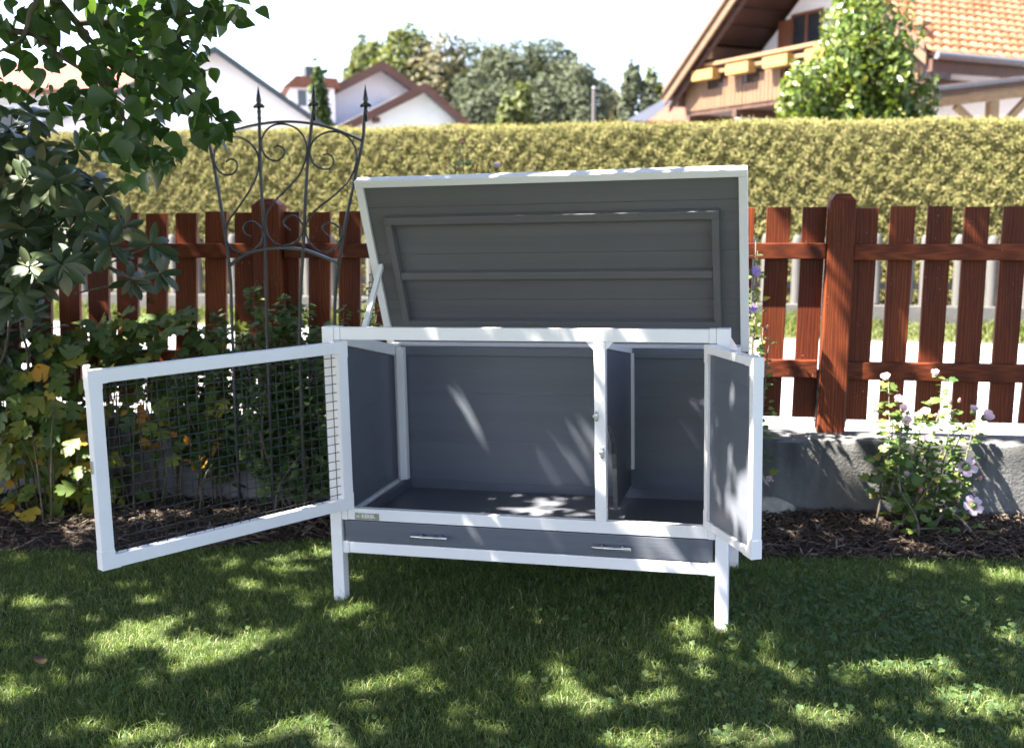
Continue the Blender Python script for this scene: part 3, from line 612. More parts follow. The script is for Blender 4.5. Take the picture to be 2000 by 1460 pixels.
MB().box(-7.5, -.35, .20, .46, 4.80, 4.88).build('handrail', M['larch_h'], bal, .01); MB().box(-7.7, -.35, .27, .40, 4.615, 4.70).build('lower_rail', M['larch_h'], bal, .008)
for k in range(5): MB().box(-7.75 + k * 1.8, -7.6 + k * 1.8, .25, 1.7, 3.52, 3.70).build('bracket', M['darkwood'], bal, .01)
# upper windows, shutter, lamp
wd_ = window(ch, -5.5, -4.6, 4.0, 5.84, 1.7, M['shutter'], M['glass'], 1); window(ch, -4.0, -3.4, 5.1, 5.92, 1.7, M['shutter'], M['glass'], 0)
MB().box(-6.0, -5.58, 1.63, 1.68, 4.0, 5.82).build('shutter', M['shutter'], ch, .01)
MB().lathe((-4.32, 1.6, 5.55), [(0, .02), (.03, .07), (.2, .09), (.24, .03), (.3, .015)], 10).build('wall_lamp', M['iron'], ch)
MB().box(-7.39, -.91, 1.62, 1.69, 0, 3.5).build('lower_wall', M['darkwood'], ch)
# lower annex roof in front at the right with lit beam, post and brace
an = tag(empty('terrace_roof', (0, 0, 0)), 'timber terrace roof with lit larch beam and white wall at the right edge', 'shelter')
A0, A1 = at(1822, 190, 16.5), at(2080, 160, 17.2)
def along(t): return A0 + (A1 - A0) * t
dirA = (A1 - A0); dirA /= np.linalg.norm(dirA); back = np.array([-dirA[1], dirA[0], 0]); back /= np.linalg.norm(back)
def abox(name, mat, t0, t1, b0, b1, z0, z1, parent, bev=.01):
    p0, p1 = along(t0), along(t1)
    return MB().hexa([p0 + back * b0 + (0, 0, z0), p1 + back * b0 + (0, 0, z0), p1 + back * b1 + (0, 0, z0), p0 + back * b1 + (0, 0, z0)], [p0 + back * b0 + (0, 0, z1), p1 + back * b0 + (0, 0, z1), p1 + back * b1 + (0, 0, z1), p0 + back * b1 + (0, 0, z1)]).build(name, mat, parent, bev)
abox('roof_slab', M['brown_board'], 0, 2, -.02, 3, .08, .17, an); abox('fascia', M['darkwood'], 0, 2, .0, .04, .0, .075, an)
abox('beam', M['larch_h'], .02, 2, .05, .2, -.16, -.002, an); abox('gutter', M['zinc'], 0, 2, -.10, -.025, .09, .15, an)
pz = along(.50)[2]
po = abox('post', M['larch_h'], .46, .53, .08, .2, -pz + .2, -.165, an)
for s in (-1, 1): MB().beam(along(.495) + back * .14 + (0, 0, -.75), along(.495 + s * .28) + back * .14 + (0, 0, -.17), .09, .1).build('brace', M['larch_h'], po)
abox('wall', M['render_w'], .03, 2, 1.2, 1.3, -pz + .2, -.03, an); abox('window', M['glass'], 1.2, 1.6, 1.17, 1.195, -1.0, -.3, an)

# ------------------------------------------------------------------ far trees, bushes, pole
def tree(name, label, cat, base, height, rx, ry, trunk_h, cols, nleaf, lsize, lobes, group=None, trunk_r=.2, needle=False, seed=0, flat=1.0, mat=None):
    """trunk with limbs and a crown of leaf clumps; lobes = number of foliage masses"""
    g = np.random.default_rng(seed); t = tag(empty(name, base), label, cat, group)
    mb = MB(); mb.tube([(0, 0, -.2), (g.normal(0, .1), 0, trunk_h * .6), (g.normal(0, .15), 0, height * .7)], [trunk_r, trunk_r * .8, trunk_r * .3], 8)
    cs = []
    for k in range(lobes):
        a = 2.4 * k + g.uniform(0, .8); f = (k + .5) / lobes; zz = trunk_h + (height - trunk_h) * (.12 + .8 * f); rr = math.sqrt(max(.05, 1 - (2 * (zz - trunk_h) / (height - trunk_h) - .9) ** 2 * .85)) * g.uniform(.45, .85)
        c = np.array([math.cos(a) * rx * rr * .75, math.sin(a) * ry * rr * .75, zz]); cs.append((c, g.uniform(.28, .46)))
        mb.tube([(0, 0, max(trunk_h * .5, zz * .7)), c * (.5, .5, .93), c], [trunk_r * .4, trunk_r * .25, .02], 5, False)
    mb.build('trunk', M['bark'], t)
    P = []; N = []
    for (c, s), m in zip(cs, g.multinomial(nleaf, np.ones(lobes) / lobes)):
        d = g.normal(0, 1, (m, 3)); d /= np.linalg.norm(d, axis=1, keepdims=True); r_ = (.55 + .5 * g.random(m) ** .5)[:, None]
        bump = 1 + .22 * np.sin(d[:, :1] * 7 + c[0] * 3) * np.sin(d[:, 2:] * 6 + c[1] * 3)
        P.append(c + d * r_ * bump * np.array([rx * s, ry * s, (height - trunk_h) * s * .55 * flat])); N.append(d + g.normal(0, .5, (m, 3)))
    P = np.concatenate(P); N = np.concatenate(N); n = len(P)
    A = axes_from_normal(N, g.uniform(0, 6.3, n)) * (lsize * g.uniform(.6, 1.3, n))[:, None, None] * (np.array([1, .25 if needle else .6, 1])[None, None, :])
    mt = mat or leafy(name + '_leaves', cols, .6, .25, (1.3, 1.3, .5), .25)
    o = link_mesh('crown', join_leaves('crown', [spr], np.zeros(n, int), A, P, False), mt, t); o['kind'] = 'stuff'
    return t
PINE = leafy('pine_needles', [(0, (0.0480, 0.0600, 0.0360)), (.5, (0.0720, 0.0840, 0.0504)), (1, (0.1008, 0.1128, 0.0672))], .7, .15, (1.2, 1.3, .7), .2)
LIME = leafy('lime_leaves', [(0, (0.0583, 0.0743, 0.0239)), (.5, (0.0902, 0.1061, 0.0345)), (1, (0.1273, 0.1406, 0.0530))], .6, .3, (1.3, 1.3, .5), .2)
BIRCH = leafy('dry_birch_leaves', [(0, (0.0788, 0.0788, 0.0420)), (.5, (0.1155, 0.1102, 0.0630)), (1, (0.1575, 0.1417, 0.0892))], .7, .25, (1.2, 1.1, .6), .2)
def g0(u, depth): p = at(u, 300, depth); return (p[0], p[1], .2)
def zt(v, u, depth): return at(u, v, depth)[2]
FG = 'far trees behind the houses'
tree('broadleaf_tree', 'bright green broadleaf tree behind the pinkish house', 'tree', g0(770, 58), zt(98, 770, 58), 3.4, 3, 2.5, None, 15600, .17, 11, FG, .3, seed=1, mat=LIME)
tree('broadleaf_tree', 'low bright green tree peeping over the chimney', 'tree', g0(725, 62), zt(118, 725, 62), 2.2, 2, 2.5, None, 7800, .17, 8, FG, .25, seed=12, mat=LIME)
tree('birch_tree', 'thin greyish green birch between the lime tree and the pines', 'tree', g0(850, 56), zt(104, 850, 56), 2.6, 2.2, 2.0, None, 7200, .14, 11, FG, .2, seed=2, mat=BIRCH)
tree('pine_tree', 'blue-green pine with a high crown right of the birch', 'tree', g0(930, 58), zt(100, 930, 58), 3.3, 2.7, 3.0, None, 13000, .17, 12, FG, .3, True, 3, .8, mat=PINE)
tree('pine_tree', 'tall broad blue-green pine in the middle of the pine group', 'tree', g0(1040, 56), zt(103, 1040, 56), 4.0, 3, 3.2, None, 16000, .17, 14, FG, .3, True, 4, .8, mat=PINE)
tree('pine_tree', 'blue-green pine leaning out at the right end of the pine group', 'tree', g0(1115, 54), zt(140, 1110, 54), 2.4, 2.4, 2.5, None, 10400, .16, 11, FG, .25, True, 5, .8, mat=PINE)
tree('pine_tree', 'low dense pine in front of the birch', 'tree', g0(960, 50), zt(165, 960, 50), 2.9, 2, 1.2, None, 10400, .16, 10, FG, .25, True, 6, mat=PINE)
tree('pine_tree', 'low dense pine at the foot of the leaning pine', 'tree', g0(1085, 50), zt(172, 1085, 50), 2.3, 2, 1.0, None, 9200, .16, 10, FG, .25, True, 7, mat=PINE)
tree('broadleaf_tree', 'slim round-headed dark tree left of the chalet', 'tree', g0(1238, 48), zt(146, 1238, 48), 1.15, 1, 2.2, None, 4000, .13, 8, None, .15, seed=8, mat=PINE)
tree('broadleaf_tree', 'lower olive tree beside the slim dark tree left of the chalet', 'tree', g0(1275, 50), zt(166, 1275, 50), 1.0, 1, 1.6, None, 3200, .13, 7, None, .15, seed=9, mat=LIME)
tree('broadleaf_tree', 'hazy brownish tree low behind the utility pole', 'tree', g0(1190, 70), zt(195, 1190, 70), 2.0, 2, 1.0, None, 2200, .3, 8, None, .15, seed=10, mat=BIRCH)
tree('cypress_bush', 'small dark green columnar bush before the pinkish house', 'bush', g0(630, 30), zt(178, 630, 30), .42, .42, .8, [(0, (.035, .06, .02)), (1, (.08, .11, .03))], 2600, .12, 8, None, .1, seed=13)
tree('dome_bush', 'round clipped yellow-green bush just above the hedge', 'bush', g0(1000, 26), zt(196, 1000, 26), .72, .7, .4, None, 3600, .1, 9, None, .1, seed=14, mat=LIME)
GB = leafy('glossy_shrub_leaves', [(0, (0.0511, 0.0890, 0.0147)), (.4, (0.0864, 0.1334, 0.0234)), (.8, (0.1414, 0.1778, 0.0334)), (1, (0.2121, 0.2149, 0.0534))], .32, .3, (1.3, 1.3, .5), .5)
b = tree('leafy_tree', 'bright green leafy young tree standing before the chalet balcony', 'tree', g0(1672, 13.6), zt(28, 1672, 13.6), .80, .75, 1.0, None, 8500, .048, 17, None, .06, seed=16, mat=GB)
tree('leafy_shrub', 'low green shrub left of the leafy tree before the balcony', 'shrub', g0(1560, 13.2), zt(175, 1560, 13.2), .55, .6, 1.0, None, 3600, .05, 9, None, .05, seed=17, mat=GB)
tree('leafy_shrub', 'low green shrub right of the leafy tree under the eave', 'shrub', g0(1765, 13.4), zt(150, 1765, 13.4), .45, .5, 1.0, None, 3000, .05, 8, None, .05, seed=18, mat=GB)
p = at(1160, 172, 40.)
o = MB().tube([(p[0], p[1], 0), (p[0], p[1], p[2])], [.09, .07], 8).build('utility_pole', M['pale']); MB().tube([(p[0], p[1], p[2] - .02), (p[0], p[1], p[2] + .06)], [.10, .03], 8).build('cap', M['zinc'], o)
tag(o, 'thin pale utility pole to the right of the pines', 'pole')

# ------------------------------------------------------------------ rabbit hutch (local frame: front at y = 0, lawn at z = 0)
HW = .65; HDp = .6446
hutch = tag(empty('rabbit_hutch', (0, 0, 0), (0, TILT, 0)), 'grey and white rabbit hutch with open lid and two open front doors', 'hutch')
W_, G_ = M['white'], M['grey_skytint']
def hb(name, mat, *a, parent=None, bevel=.0022): return box(name, mat, parent or hutch, *a, bevel=bevel)
for sx in (-1, 1):
    x0, x1 = sorted((sx * HW, sx * .610))
    hb('leg', W_, x0, x1, 0, .042, -.015, .9245, bevel=.003)
    hb('leg', W_, x0, x1, .583, .625, -.015, .80, bevel=.003)
# front rails with their end connectors
for z0, z1 in ((.8816, .922), (.2838, .3223), (.1704, .2075)):
    r_ = hb('rail', W_, -.588, .588, .005, .032, z0, z1)
    for sx in (-1, 1):
        a, b_ = sorted((sx * .6095, sx * .5885)); hb('rail_connector', W_, a, b_, .003, .034, z0 - .001, z1 + .002, parent=r_)
# side rails, sloping at the top
for sx in (-1, 1):
    a, b_ = sorted((sx * .645, sx * .615))
    MB().hexa([(a, .043, .865), (b_, .043, .865), (b_, .582, .755), (a, .582, .755)], [(a, .043, .905), (b_, .043, .905), (b_, .582, .795), (a, .582, .795)]).build('side_rail', W_, hutch, .002)
    hb('side_rail', W_, a - (.0 if sx > 0 else 0), b_, .043, .582, .245, .283); hb('side_rail', W_, a, b_, .043, .582, .17, .207)
    c = sx * .634; a, b_ = c - .005, c + .005
    zz = [.2835, .43, .614]
    for k, z0 in enumerate(zz):
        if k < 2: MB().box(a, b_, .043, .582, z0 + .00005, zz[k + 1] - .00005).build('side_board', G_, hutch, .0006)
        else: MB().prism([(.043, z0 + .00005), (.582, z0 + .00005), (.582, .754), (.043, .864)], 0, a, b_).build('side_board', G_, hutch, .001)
# back wall of boards and the white inner corner posts
for z0, z1 in ((.21, .43), (.43, .614), (.614, .79)):
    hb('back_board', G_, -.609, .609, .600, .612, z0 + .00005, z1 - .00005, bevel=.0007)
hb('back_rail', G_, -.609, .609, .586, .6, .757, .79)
for sx in (-1, 1):
    a, b_ = sorted((sx * .612, sx * .582)); hb('corner_post', W_, a, b_, .555, .585, .284, .79)
# middle post, gussets and latches
mp_ = hb('middle_post', W_, .2426, .2777, .004, .036, .3225, .8814)
for s, x0 in ((-1, .2424), (1, .2779)):
    MB().prism([(x0, .8812), (x0 + s * .024, .8812), (x0, .855)], 1, .008, .026).build('gusset', W_, mp_, .001)
for x0, z0 in ((.249, .655), (.266, .540)):
    l_ = MB().box(x0 - .006, x0 + .006, .0005, .0035, z0 - .0165, z0 + .0165).build('latch', M['steel'], mp_, .001)
    MB().box(x0 - .009, x0 + .006, -.009, .0004, z0 - .004, z0 + .004).build('latch_bolt', M['steel'], l_, .001)
    for dz in (-.0105, .0105): MB().lathe((x0, .0003, z0 + dz), [(0, .0042), (.002, .0038), (.0032, .0015)], 10, (0, -1, 0)).build('screw', M['steel'], l_)
# divider with arched passage
arch = [(.050, .607), (.10, .603), (.155, .588), (.20, .562), (.235, .525), (.255, .48), (.266, .43), (.272, .36), (.276, .288)]
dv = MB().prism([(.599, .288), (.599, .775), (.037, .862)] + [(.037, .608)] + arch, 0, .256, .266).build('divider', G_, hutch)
mb = MB()
for (y0, z0), (y1, z1) in zip(arch[:-1], arch[1:]): mb.beam((.261, y0, z0), (.261, y1, z1), .015, .004, (0, -z1 + z0, y1 - y0))
mb.build('edge_trim', M['steel'], dv)
MB().beam((.263, .04, .868), (.263, .585, .783), .022, .018).build('top_rail', W_, dv, .001)
MB().box(.268, .280, .583, .598, .352, .775).build('edge_strip', W_, dv, .001)
# drawer with handles and tray
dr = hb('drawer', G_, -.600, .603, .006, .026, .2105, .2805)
for x0 in (-.296, .297):
    h_ = MB().tube([(x0 - .061, -.026, .2465), (x0 + .061, -.026, .2465)], .0055, 14).build('handle', M['steel'], dr, 0, True)
    for dx in (-.032, .032): MB().tube([(x0 + dx, -.0225, .2465), (x0 + dx, .006, .2465)], .004, 10).build('handle_post', M['steel'], dr, 0, True)
mb = MB().box(-.585, .603, .04, .595, .235, .245)
for a in ((-.600, -.586, .04, .599, .235, .280), (.603, .608, .04, .599, .235, .280), (-.585, .602, .5955, .5995, .235, .2815), (-.585, .602, .034, .0395, .235, .279)): mb.box(*a)
mb.build('tray', M['greyin'], dr, .0015)
# badge
bd = MB().box(-.562, -.478, .0015, .0045, .2865, .3095).build('badge', M['chrome'], hutch, .0008)
cu = bpy.data.curves.new('lettering', 'FONT'); cu.body = 'KERBL'; cu.size = .0165; cu.extrude = .0006; cu.align_x = 'CENTER'; cu.align_y = 'CENTER'; cu.offset = .0003; cu.space_character = 1.05
tmp = bpy.data.objects.new('lettering_curve', cu); lme = bpy.data.meshes.new_from_object(tmp); bpy.data.objects.remove(tmp)
to = link_mesh('lettering', lme, None, bd); to.location = (-.5135, .0009, .298); to.rotation_euler = (R(90), 0, 0); lme.materials.clear(); lme.materials.append(M['white'])
mb = MB(); mb.beam((-.557, .0008, .2925), (-.5475, .0008, .3035), .0012, .0022, (0, 1, 0)).beam((-.5475, .0008, .2925), (-.557, .0008, .3035), .0012, .0022, (0, 1, 0)).box(-.5555, -.5435, .0002, .0014, .2972, .2988); mb.build('emblem', M['white'], bd)

# lid, hinged at the back and propped open
LT, LH = .4066, .677
def lidobj(name, mb, mat, parent, bevel=.0015): return mb.build(name, mat, parent, bevel)
lm = MB().box(-LH, -LH + .028, 0, .040, 0, .650).box(LH - .028, LH, 0, .040, 0, .650).box(-LH, LH, 0, .040, .6505, .676).box(-LH + .0285, LH - .0285, .002, .038, 0, .022)
lid = lm.build('lid', W_, hutch, .002); lid.location = (0, HDp, .7765); lid.rotation_euler = (LT, 0, 0)
for z0, z1 in ((.0225, .203), (.203, .388), (.388, .571), (.571, .650)):
    mb = MB().box(-LH + .029, LH - .029, .0115, .030, z0 + .0009, z1 - .0009)
    for dz in (.052, .105, .140):
        if z0 + dz + .012 < z1: mb.box(-LH + .030, LH - .030, .0108, .0114, z0 + dz, z0 + dz + (.02 if dz == .105 else .009))
    mb.build('board', M['grey'], lid, .0)
for a in ((-.585, .585, -.020, .0106, .515, .543), (-.585, .585, -.020, .0106, .100, .128), (-.560, .560, -.018, .0106, .298, .325), (-.585, -.561, -.0205, .0106, .1285, .5145), (.561, .585, -.0205, .0106, .1285, .5145)):
    MB().box(*a).build('batten', M['grey'], lid, .002)
MB().beam((-.612, .255, .875), (-.634, .4985, 1.098), .016, .018, (1, 0, 0)).build('lid_prop', W_, hutch, .0015)

# wire mesh door, swung out to the left
def door(name, hx, ang, wid, z0, z1, st, y0, y1, mat):
    d_ = empty(name) if False else None
    mb = MB().box(0, st, y0, y1, z0 + st, z1 - st).box(wid - st, wid, y0, y1, z0 + st, z1 - st)
    mb.prism([(0, z0), (wid, z0), (wid, z0 + st - .0004), (0, z0 + st - .0004)], 1, y0, y1).prism([(0, z1 - st + .0004), (wid, z1 - st + .0004), (wid, z1), (0, z1)], 1, y0, y1)
    o = mb.build(name, mat, hutch, .0025); o.location = (hx, -.02, 0); o.rotation_euler = (0, 0, ang)
    for xa in (0, wid):
        for za in (z0, z1):
            xx = sorted((xa + (-.001 if xa == 0 else .001), xa + (.052 if xa == 0 else -.052))); zz = sorted((za + (-.001 if za == z0 else .001), za + (.052 if za == z0 else -.052)))
            s0 = st + .0006
            mb = MB(); xi = (s0 if xa == 0 else wid - s0); zi = (z0 + s0 if za == z0 else z1 - s0)
            ex = xx[0] if xa == 0 else xx[1]; ez = zz[0] if za == z0 else zz[1]; ox = xx[1] if xa == 0 else xx[0]; oz = zz[1] if za == z0 else zz[0]
            mb.prism([(ex, ez), (ox, ez), (ox, zi), (xi, zi), (xi, oz), (ex, oz)], 1, y0 - .0008, y1 + .0008).build('corner_joint', mat, o, .0008)
    return o
MW, MZ0, MZ1 = .844, .331, .880
md = door('mesh_door', -.554, -2.0987, MW, MZ0, MZ1, .037, -.030, 0, W_); md['label'] = 'white framed wire mesh door standing open'
nv, nh = 26, 17
vme = MB().tube([(0, 0, MZ0 + .030), (0, 0, MZ1 - .030)], .0013, 6).mesh('wire'); vme.materials.append(M['wire'])
hme = MB().tube([(.030, 0, 0), (MW - .030, 0, 0)], .0013, 6).mesh('wire_h'); hme.materials.append(M['wire'])
for k in range(nv):
    o = link_mesh('wire', vme, None, md); o.location = (.037 + (MW - .074) * (k + .55) / nv, -.0145, 0)
for k in range(nh):
    o = link_mesh('wire', hme, None, md); o.location = (0, -.0165, MZ0 + .037 + (MZ1 - MZ0 - .074) * (k + .5) / nh)
MB().box(MW + .0005, MW + .004, -.022, -.010, .60, .635).build('latch_plate', M['steel'], md, .0005)
# solid door at the right
ra = math.atan2(-math.sin(2.052), -math.cos(2.052)); SW = .3276
sd = door('solid_door', .582, ra, SW, MZ0, MZ1, .024, -.006, .024, W_); sd['label'] = 'grey panelled door in white frame standing open'
for z0, z1 in ((MZ0 + .022, .43), (.43, .614), (.614, .798), (.798, MZ1 - .022)):
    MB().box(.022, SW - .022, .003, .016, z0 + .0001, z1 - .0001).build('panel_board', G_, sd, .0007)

# ------------------------------------------------------------------ wrought iron trellis
TY, TM = .97, .1
def tz(p): return on_y(380 + p[0] / 2.8625, 170 + p[1] / 2.8625, TY, TM)
def smooth_path(pts, k=4):
    pts = [np.array(p, float) for p in pts]; out = []
    for i in range(len(pts) - 1):
        p0, p1, p2, p3 = pts[max(i - 1, 0)], pts[i], pts[i + 1], pts[min(i + 2, len(pts) - 1)]
        for t in np.linspace(0, 1, k, endpoint=False): out.append(.5 * ((2 * p1) + (-p0 + p2) * t + (2 * p0 - 5 * p1 + 4 * p2 - p3) * t ** 2 + (-p0 + 3 * p1 - 3 * p2 + p3) * t ** 3))
    return out + [pts[-1]]
tb = tz((420, 1430)); tr = tag(empty('garden_trellis', (tb[0], tb[1], gz(tb[0]))), 'black wrought iron garden trellis with scrolls and spear finials', 'trellis')
off = np.array([tb[0], tb[1], float(gz(tb[0]))])
def tp(p): return tz(p) - off
rods = [[(48, 130), (60, 210), (75, 285), (130, 560), (195, 1000), (212, 1400)], [(360, 120), (362, 180), (370, 500), (395, 900), (405, 1350)], [(668, 110), (655, 200), (628, 480), (608, 900), (588, 1430)], [(957, 115), (948, 180), (940, 300), (885, 560), (808, 980), (782, 1400)]]
for q_ in rods:
    pts = [tp(p) for p in q_]; e = pts[-1].copy(); e[2] = -.05; pts.append(e)
    o = MB().tube(smooth_path(pts, 3), .0072, 8).build('rod', M['iron'], tr, 0, True)
    a = pts[0]
    fm = MB().lathe(a + (0, 0, -.055), [(0, .006), (.012, .0062), (.014, .0085), (.019, .0085), (.021, .0062), (.036, .0066), (.042, .0095), (.048, .0062), (.056, .0062), (.060, .012), (.070, .013), (.078, .008), (.085, .011), (.10, .0085), (.145, .0005)], 10)
    for s in (-1, 1): fm.tube([a + (0, 0, .004), a + (s * .014, 0, .010), a + (s * .0215, 0, .004)], [.005, .0075, .006], 8)
    fm.build('finial', M['iron'], o, 0, True)
def flat_arch(pts, wd, th):
    c = smooth_path([tp(p) for p in pts], 5); mb = MB()
    V = []; 
    for i, p in enumerate(c):
        d = c[min(i + 1, len(c) - 1)] - c[max(i - 1, 0)]; d /= np.linalg.norm(d); nz = np.array([-d[2], 0, d[0]]); y = np.array([0, 1, 0])
        V += [p - nz * th - y * wd, p + nz * th - y * wd, p + nz * th + y * wd, p - nz * th + y * wd]
    n_ = len(c); return mb.add(V, [(i * 4 + k, i * 4 + (k + 1) % 4, (i + 1) * 4 + (k + 1) % 4, (i + 1) * 4 + k) for i in range(n_ - 1) for k in range(4)] + [(0, 1, 2, 3), tuple((n_ - 1) * 4 + k for k in (3, 2, 1, 0))])
flat_arch([(75, 310), (150, 272), (220, 245), (360, 210), (500, 195), (640, 203), (780, 235), (940, 300)], .012, .005).build('arch', M['iron'], tr)
flat_arch([(195, 998), (290, 935), (390, 908), (490, 900), (600, 907), (700, 940), (805, 985)], .012, .005).build('arch', M['iron'], tr)
sc1 = [(180, 418), (205, 403), (235, 415), (243, 445), (225, 480), (180, 492), (140, 470), (115, 420), (115, 360), (140, 305), (190, 280), (250, 280), (310, 310), (350, 360), (362, 420), (350, 500), (310, 580), (250, 670), (200, 740), (180, 800), (185, 860), (220, 910), (275, 928), (330, 915), (375, 870), (387, 820), (365, 775), (325, 752), (290, 765), (277, 795), (290, 825), (320, 835)]
sc2 = [(445, 338), (470, 330), (500, 345), (507, 370), (490, 400), (455, 413), (410, 395), (382, 350), (378, 300), (400, 250), (440, 217), (500, 208), (560, 225), (605, 265), (630, 330), (625, 400), (590, 490), (530, 560), (450, 640), (410, 700), (400, 760), (415, 830), (460, 878), (520, 885), (575, 860), (607, 810), (605, 765), (580, 730), (545, 718), (515, 735), (502, 765), (515, 785), (538, 800)]
sc3 = [(720, 380), (750, 376), (775, 395), (780, 425), (760, 455), (720, 458), (680, 440), (655, 400), (650, 350), (670, 300), (720, 262), (780, 250), (840, 265), (885, 310), (907, 370), (900, 450), (860, 530), (780, 610), (700, 670), (645, 730), (625, 790), (640, 860), (685, 910), (735, 923), (785, 900), (820, 850), (825, 810), (800, 775), (765, 758), (730, 770), (720, 795), (735, 820), (757, 835)]
for sc in (sc1, sc2, sc3):
    MB().tube([p - (0, .006, 0) for p in smooth_path([tp(p) for p in sc], 3)], .0043, 6).build('scroll', M['iron'], tr, 0, True)

# ------------------------------------------------------------------ leaves and plants
def strip_leaf(prof, fold=.25, curl=.15, droop=0.0):
    """leaf blade along +Y (length 1) with a midrib; prof = [(t, halfwidth)]"""
    V = []; F = []
    for t, hw in prof:
        z = -curl * t * t - droop * t
        V += [(-hw, t, z + fold * hw), (0, t, z), (hw, t, z + fold * hw)]
    for i in range(len(prof) - 1):
        a = i * 3
        for k in (0, 1): F += [(a + k, a + k + 1, a + 4 + k), (a + k, a + 4 + k, a + 3 + k)]
    return np.array(V), np.array(F)
def fan_leaf(out, cup=.1, curl=.15):
    """lobed leaf: outline of right half (x, y) mirrored, triangles from the midrib"""
    V = [(0, 0, 0), (0, .5, .0 - curl * .25), (0, 1, -curl)]; F = []
    for s in (1, -1):
        b = len(V); V += [(s * x, y, cup * x - curl * y * y) for x, y in out]
        m = len(out)
        for i in range(m - 1):
            c = 0 if out[i + 1][1] < .35 else 1
            F.append((c, b + i, b + i + 1) if s > 0 else (c, b + i + 1, b + i))
        j = next(i for i in range(m) if out[i][1] >= .35) if any(y >= .35 for _, y in out) else 0
        F.append((0, b + max(j - 1, 0), 1) if s > 0 else (0, 1, b + max(j - 1, 0)))
        F.append((1, b + m - 1, 2) if s > 0 else (1, 2, b + m - 1))
    return np.array(V, float), np.array(F)
HEART = [strip_leaf([(-.06, .16), (.04, .36), (.2, .46), (.42, .42), (.65, .27), (.85, .11), (1, .0)], f, c) for f, c in ((.35, .15), (.2, .35), (.5, .05))]
OVAL = [strip_leaf([(0, .02), (.15, .11), (.4, .175), (.65, .18), (.85, .12), (1, .01)], f, c) for f, c in ((.3, .12), (.2, .3), (.45, .05))]
SMALL = [strip_leaf([(0, .03), (.2, .27), (.5, .34), (.78, .24), (1, .0)], f, c) for f, c in ((.3, .12), (.2, .3))]
LOBED = [fan_leaf([(.05, .05), (.34, .12), (.50, .30), (.36, .34), (.46, .52), (.44, .66), (.22, .60), (.24, .82), (.12, .92)], .12, c) for c in (.12, .35)]
PEONY = [fan_leaf([(.03, .1), (.20, .22), (.40, .46), (.44, .64), (.26, .58), (.24, .56), (.30, .78), (.22, .90), (.10, .86)], .2, c) for c in (.1, .3)]
DIAM = [(np.array([(0, 0, 0), (.42, .42, .12), (-.42, .42, .12), (0, 1, -.1)]), np.array([(0, 1, 3), (0, 3, 2)]))]

def frames(d, nh, L, Wd):
    d = d / np.linalg.norm(d, axis=1, keepdims=True); z = nh - d * np.sum(nh * d, 1, keepdims=True)
    z /= np.maximum(np.linalg.norm(z, axis=1, keepdims=True), 1e-6); x = np.cross(d, z)
    return np.stack([x * Wd[:, None], d * L[:, None], z * L[:, None]], 2)
def foliage(root, tm, idx, Mx, T, mat, singles, leafname='leaf', massname='foliage', base=None):
    """the nearest leaves in view are objects of their own, the rest one mass"""
    base = np.array(root.location) if base is None else base
    u, v, z = project(T); vis = (u > 5) & (u < 1995) & (v > 5) & (v < 1455) & (z > .3)
    size = np.where(vis, np.linalg.norm(Mx[:, :, 1], axis=1) / z, -1) * np.where(vis, 1 / z ** 2, 1)
    order = np.argsort(-size); own = [i for i in order[:singles] if vis[i]]
    mes = []
    for k, (tv, tf) in enumerate(tm):
        me = np_mesh(leafname, tv, tf, True); me.materials.append(mat); mes.append(me)
    for i in own:
        o = bpy.data.objects.new(leafname, mes[idx[i]]); COL.objects.link(o); o.parent = root
        m = np.eye(4); m[:3, :3] = Mx[i]; m[:3, 3] = T[i] - base; o.matrix_local = Matrix(m.tolist())
    rest = np.setdiff1d(np.arange(len(T)), own)
    if len(rest):
        o = link_mesh(massname, join_leaves(massname, tm, idx[rest], Mx[rest], T[rest] - base), mat, root); o['kind'] = 'stuff'
def unit(n): d = rng.normal(0, 1, (n, 3)); return d / np.linalg.norm(d, axis=1, keepdims=True)
def stem(root, pts, rad, mat, name='stem', n=6, base=None):
    b = np.array(root.location) if base is None else base
    return MB().tube([np.array(p) - b for p in smooth_path(pts, 3)], np.interp(np.linspace(0, 1, (len(pts) - 1) * 3 + 1), [0, 1], rad) if len(rad) == 2 else np.interp(np.linspace(0, 1, (len(pts) - 1) * 3 + 1), np.linspace(0, 1, len(rad)), rad), n).build(name, mat, root, 0, True)

# ---- the garden tree at the left: trunk outside the picture, low branches hang into it, its crown shades the lawn
M['tree_leaf'] = leafy('tree_leaves', [(0, (.028, .062, .016)), (.5, (.042, .085, .022)), (.9, (.06, .11, .03)), (1, (.09, .14, .035))], .38, .30, (1.7, 1.9, .5), .45)
TB = np.array([-3.3, -2.6, float(gz(-3.3))])
gt = tag(empty('garden_tree', TB), 'dark green heart-leaved garden tree hanging in at the upper left', 'tree')
stem(gt, [TB + (0, 0, -.1), TB + (.03, .02, .9), TB + (-.02, .05, 1.9), TB + (.1, .1, 2.8), TB + (.2, 0, 3.8), TB + (.3, .1, 4.8)], [.16, .13, .11, .09, .06, .02], M['bark'], 'trunk', 12)
for e in ((-1.9, .5, 3.4), (-3.9, -2.3, 4.2), (-4.3, -.4, 4.0), (-1.7, -2.4, 4.2), (-2.2, -.2, 4.9), (-3.4, .4, 3.9), (-1.2, -1.3, 4.4), (-3.2, -2.9, 3.9), (-2.6, -1.2, 5.3)):
    e = np.array(e); s_ = TB + (.05, .08, random.uniform(1.9, 3.2)); stem(gt, [s_, s_ * .5 + e * .5 + (0, 0, .15), e], [.05, .035, .012], M['bark'], 'limb')
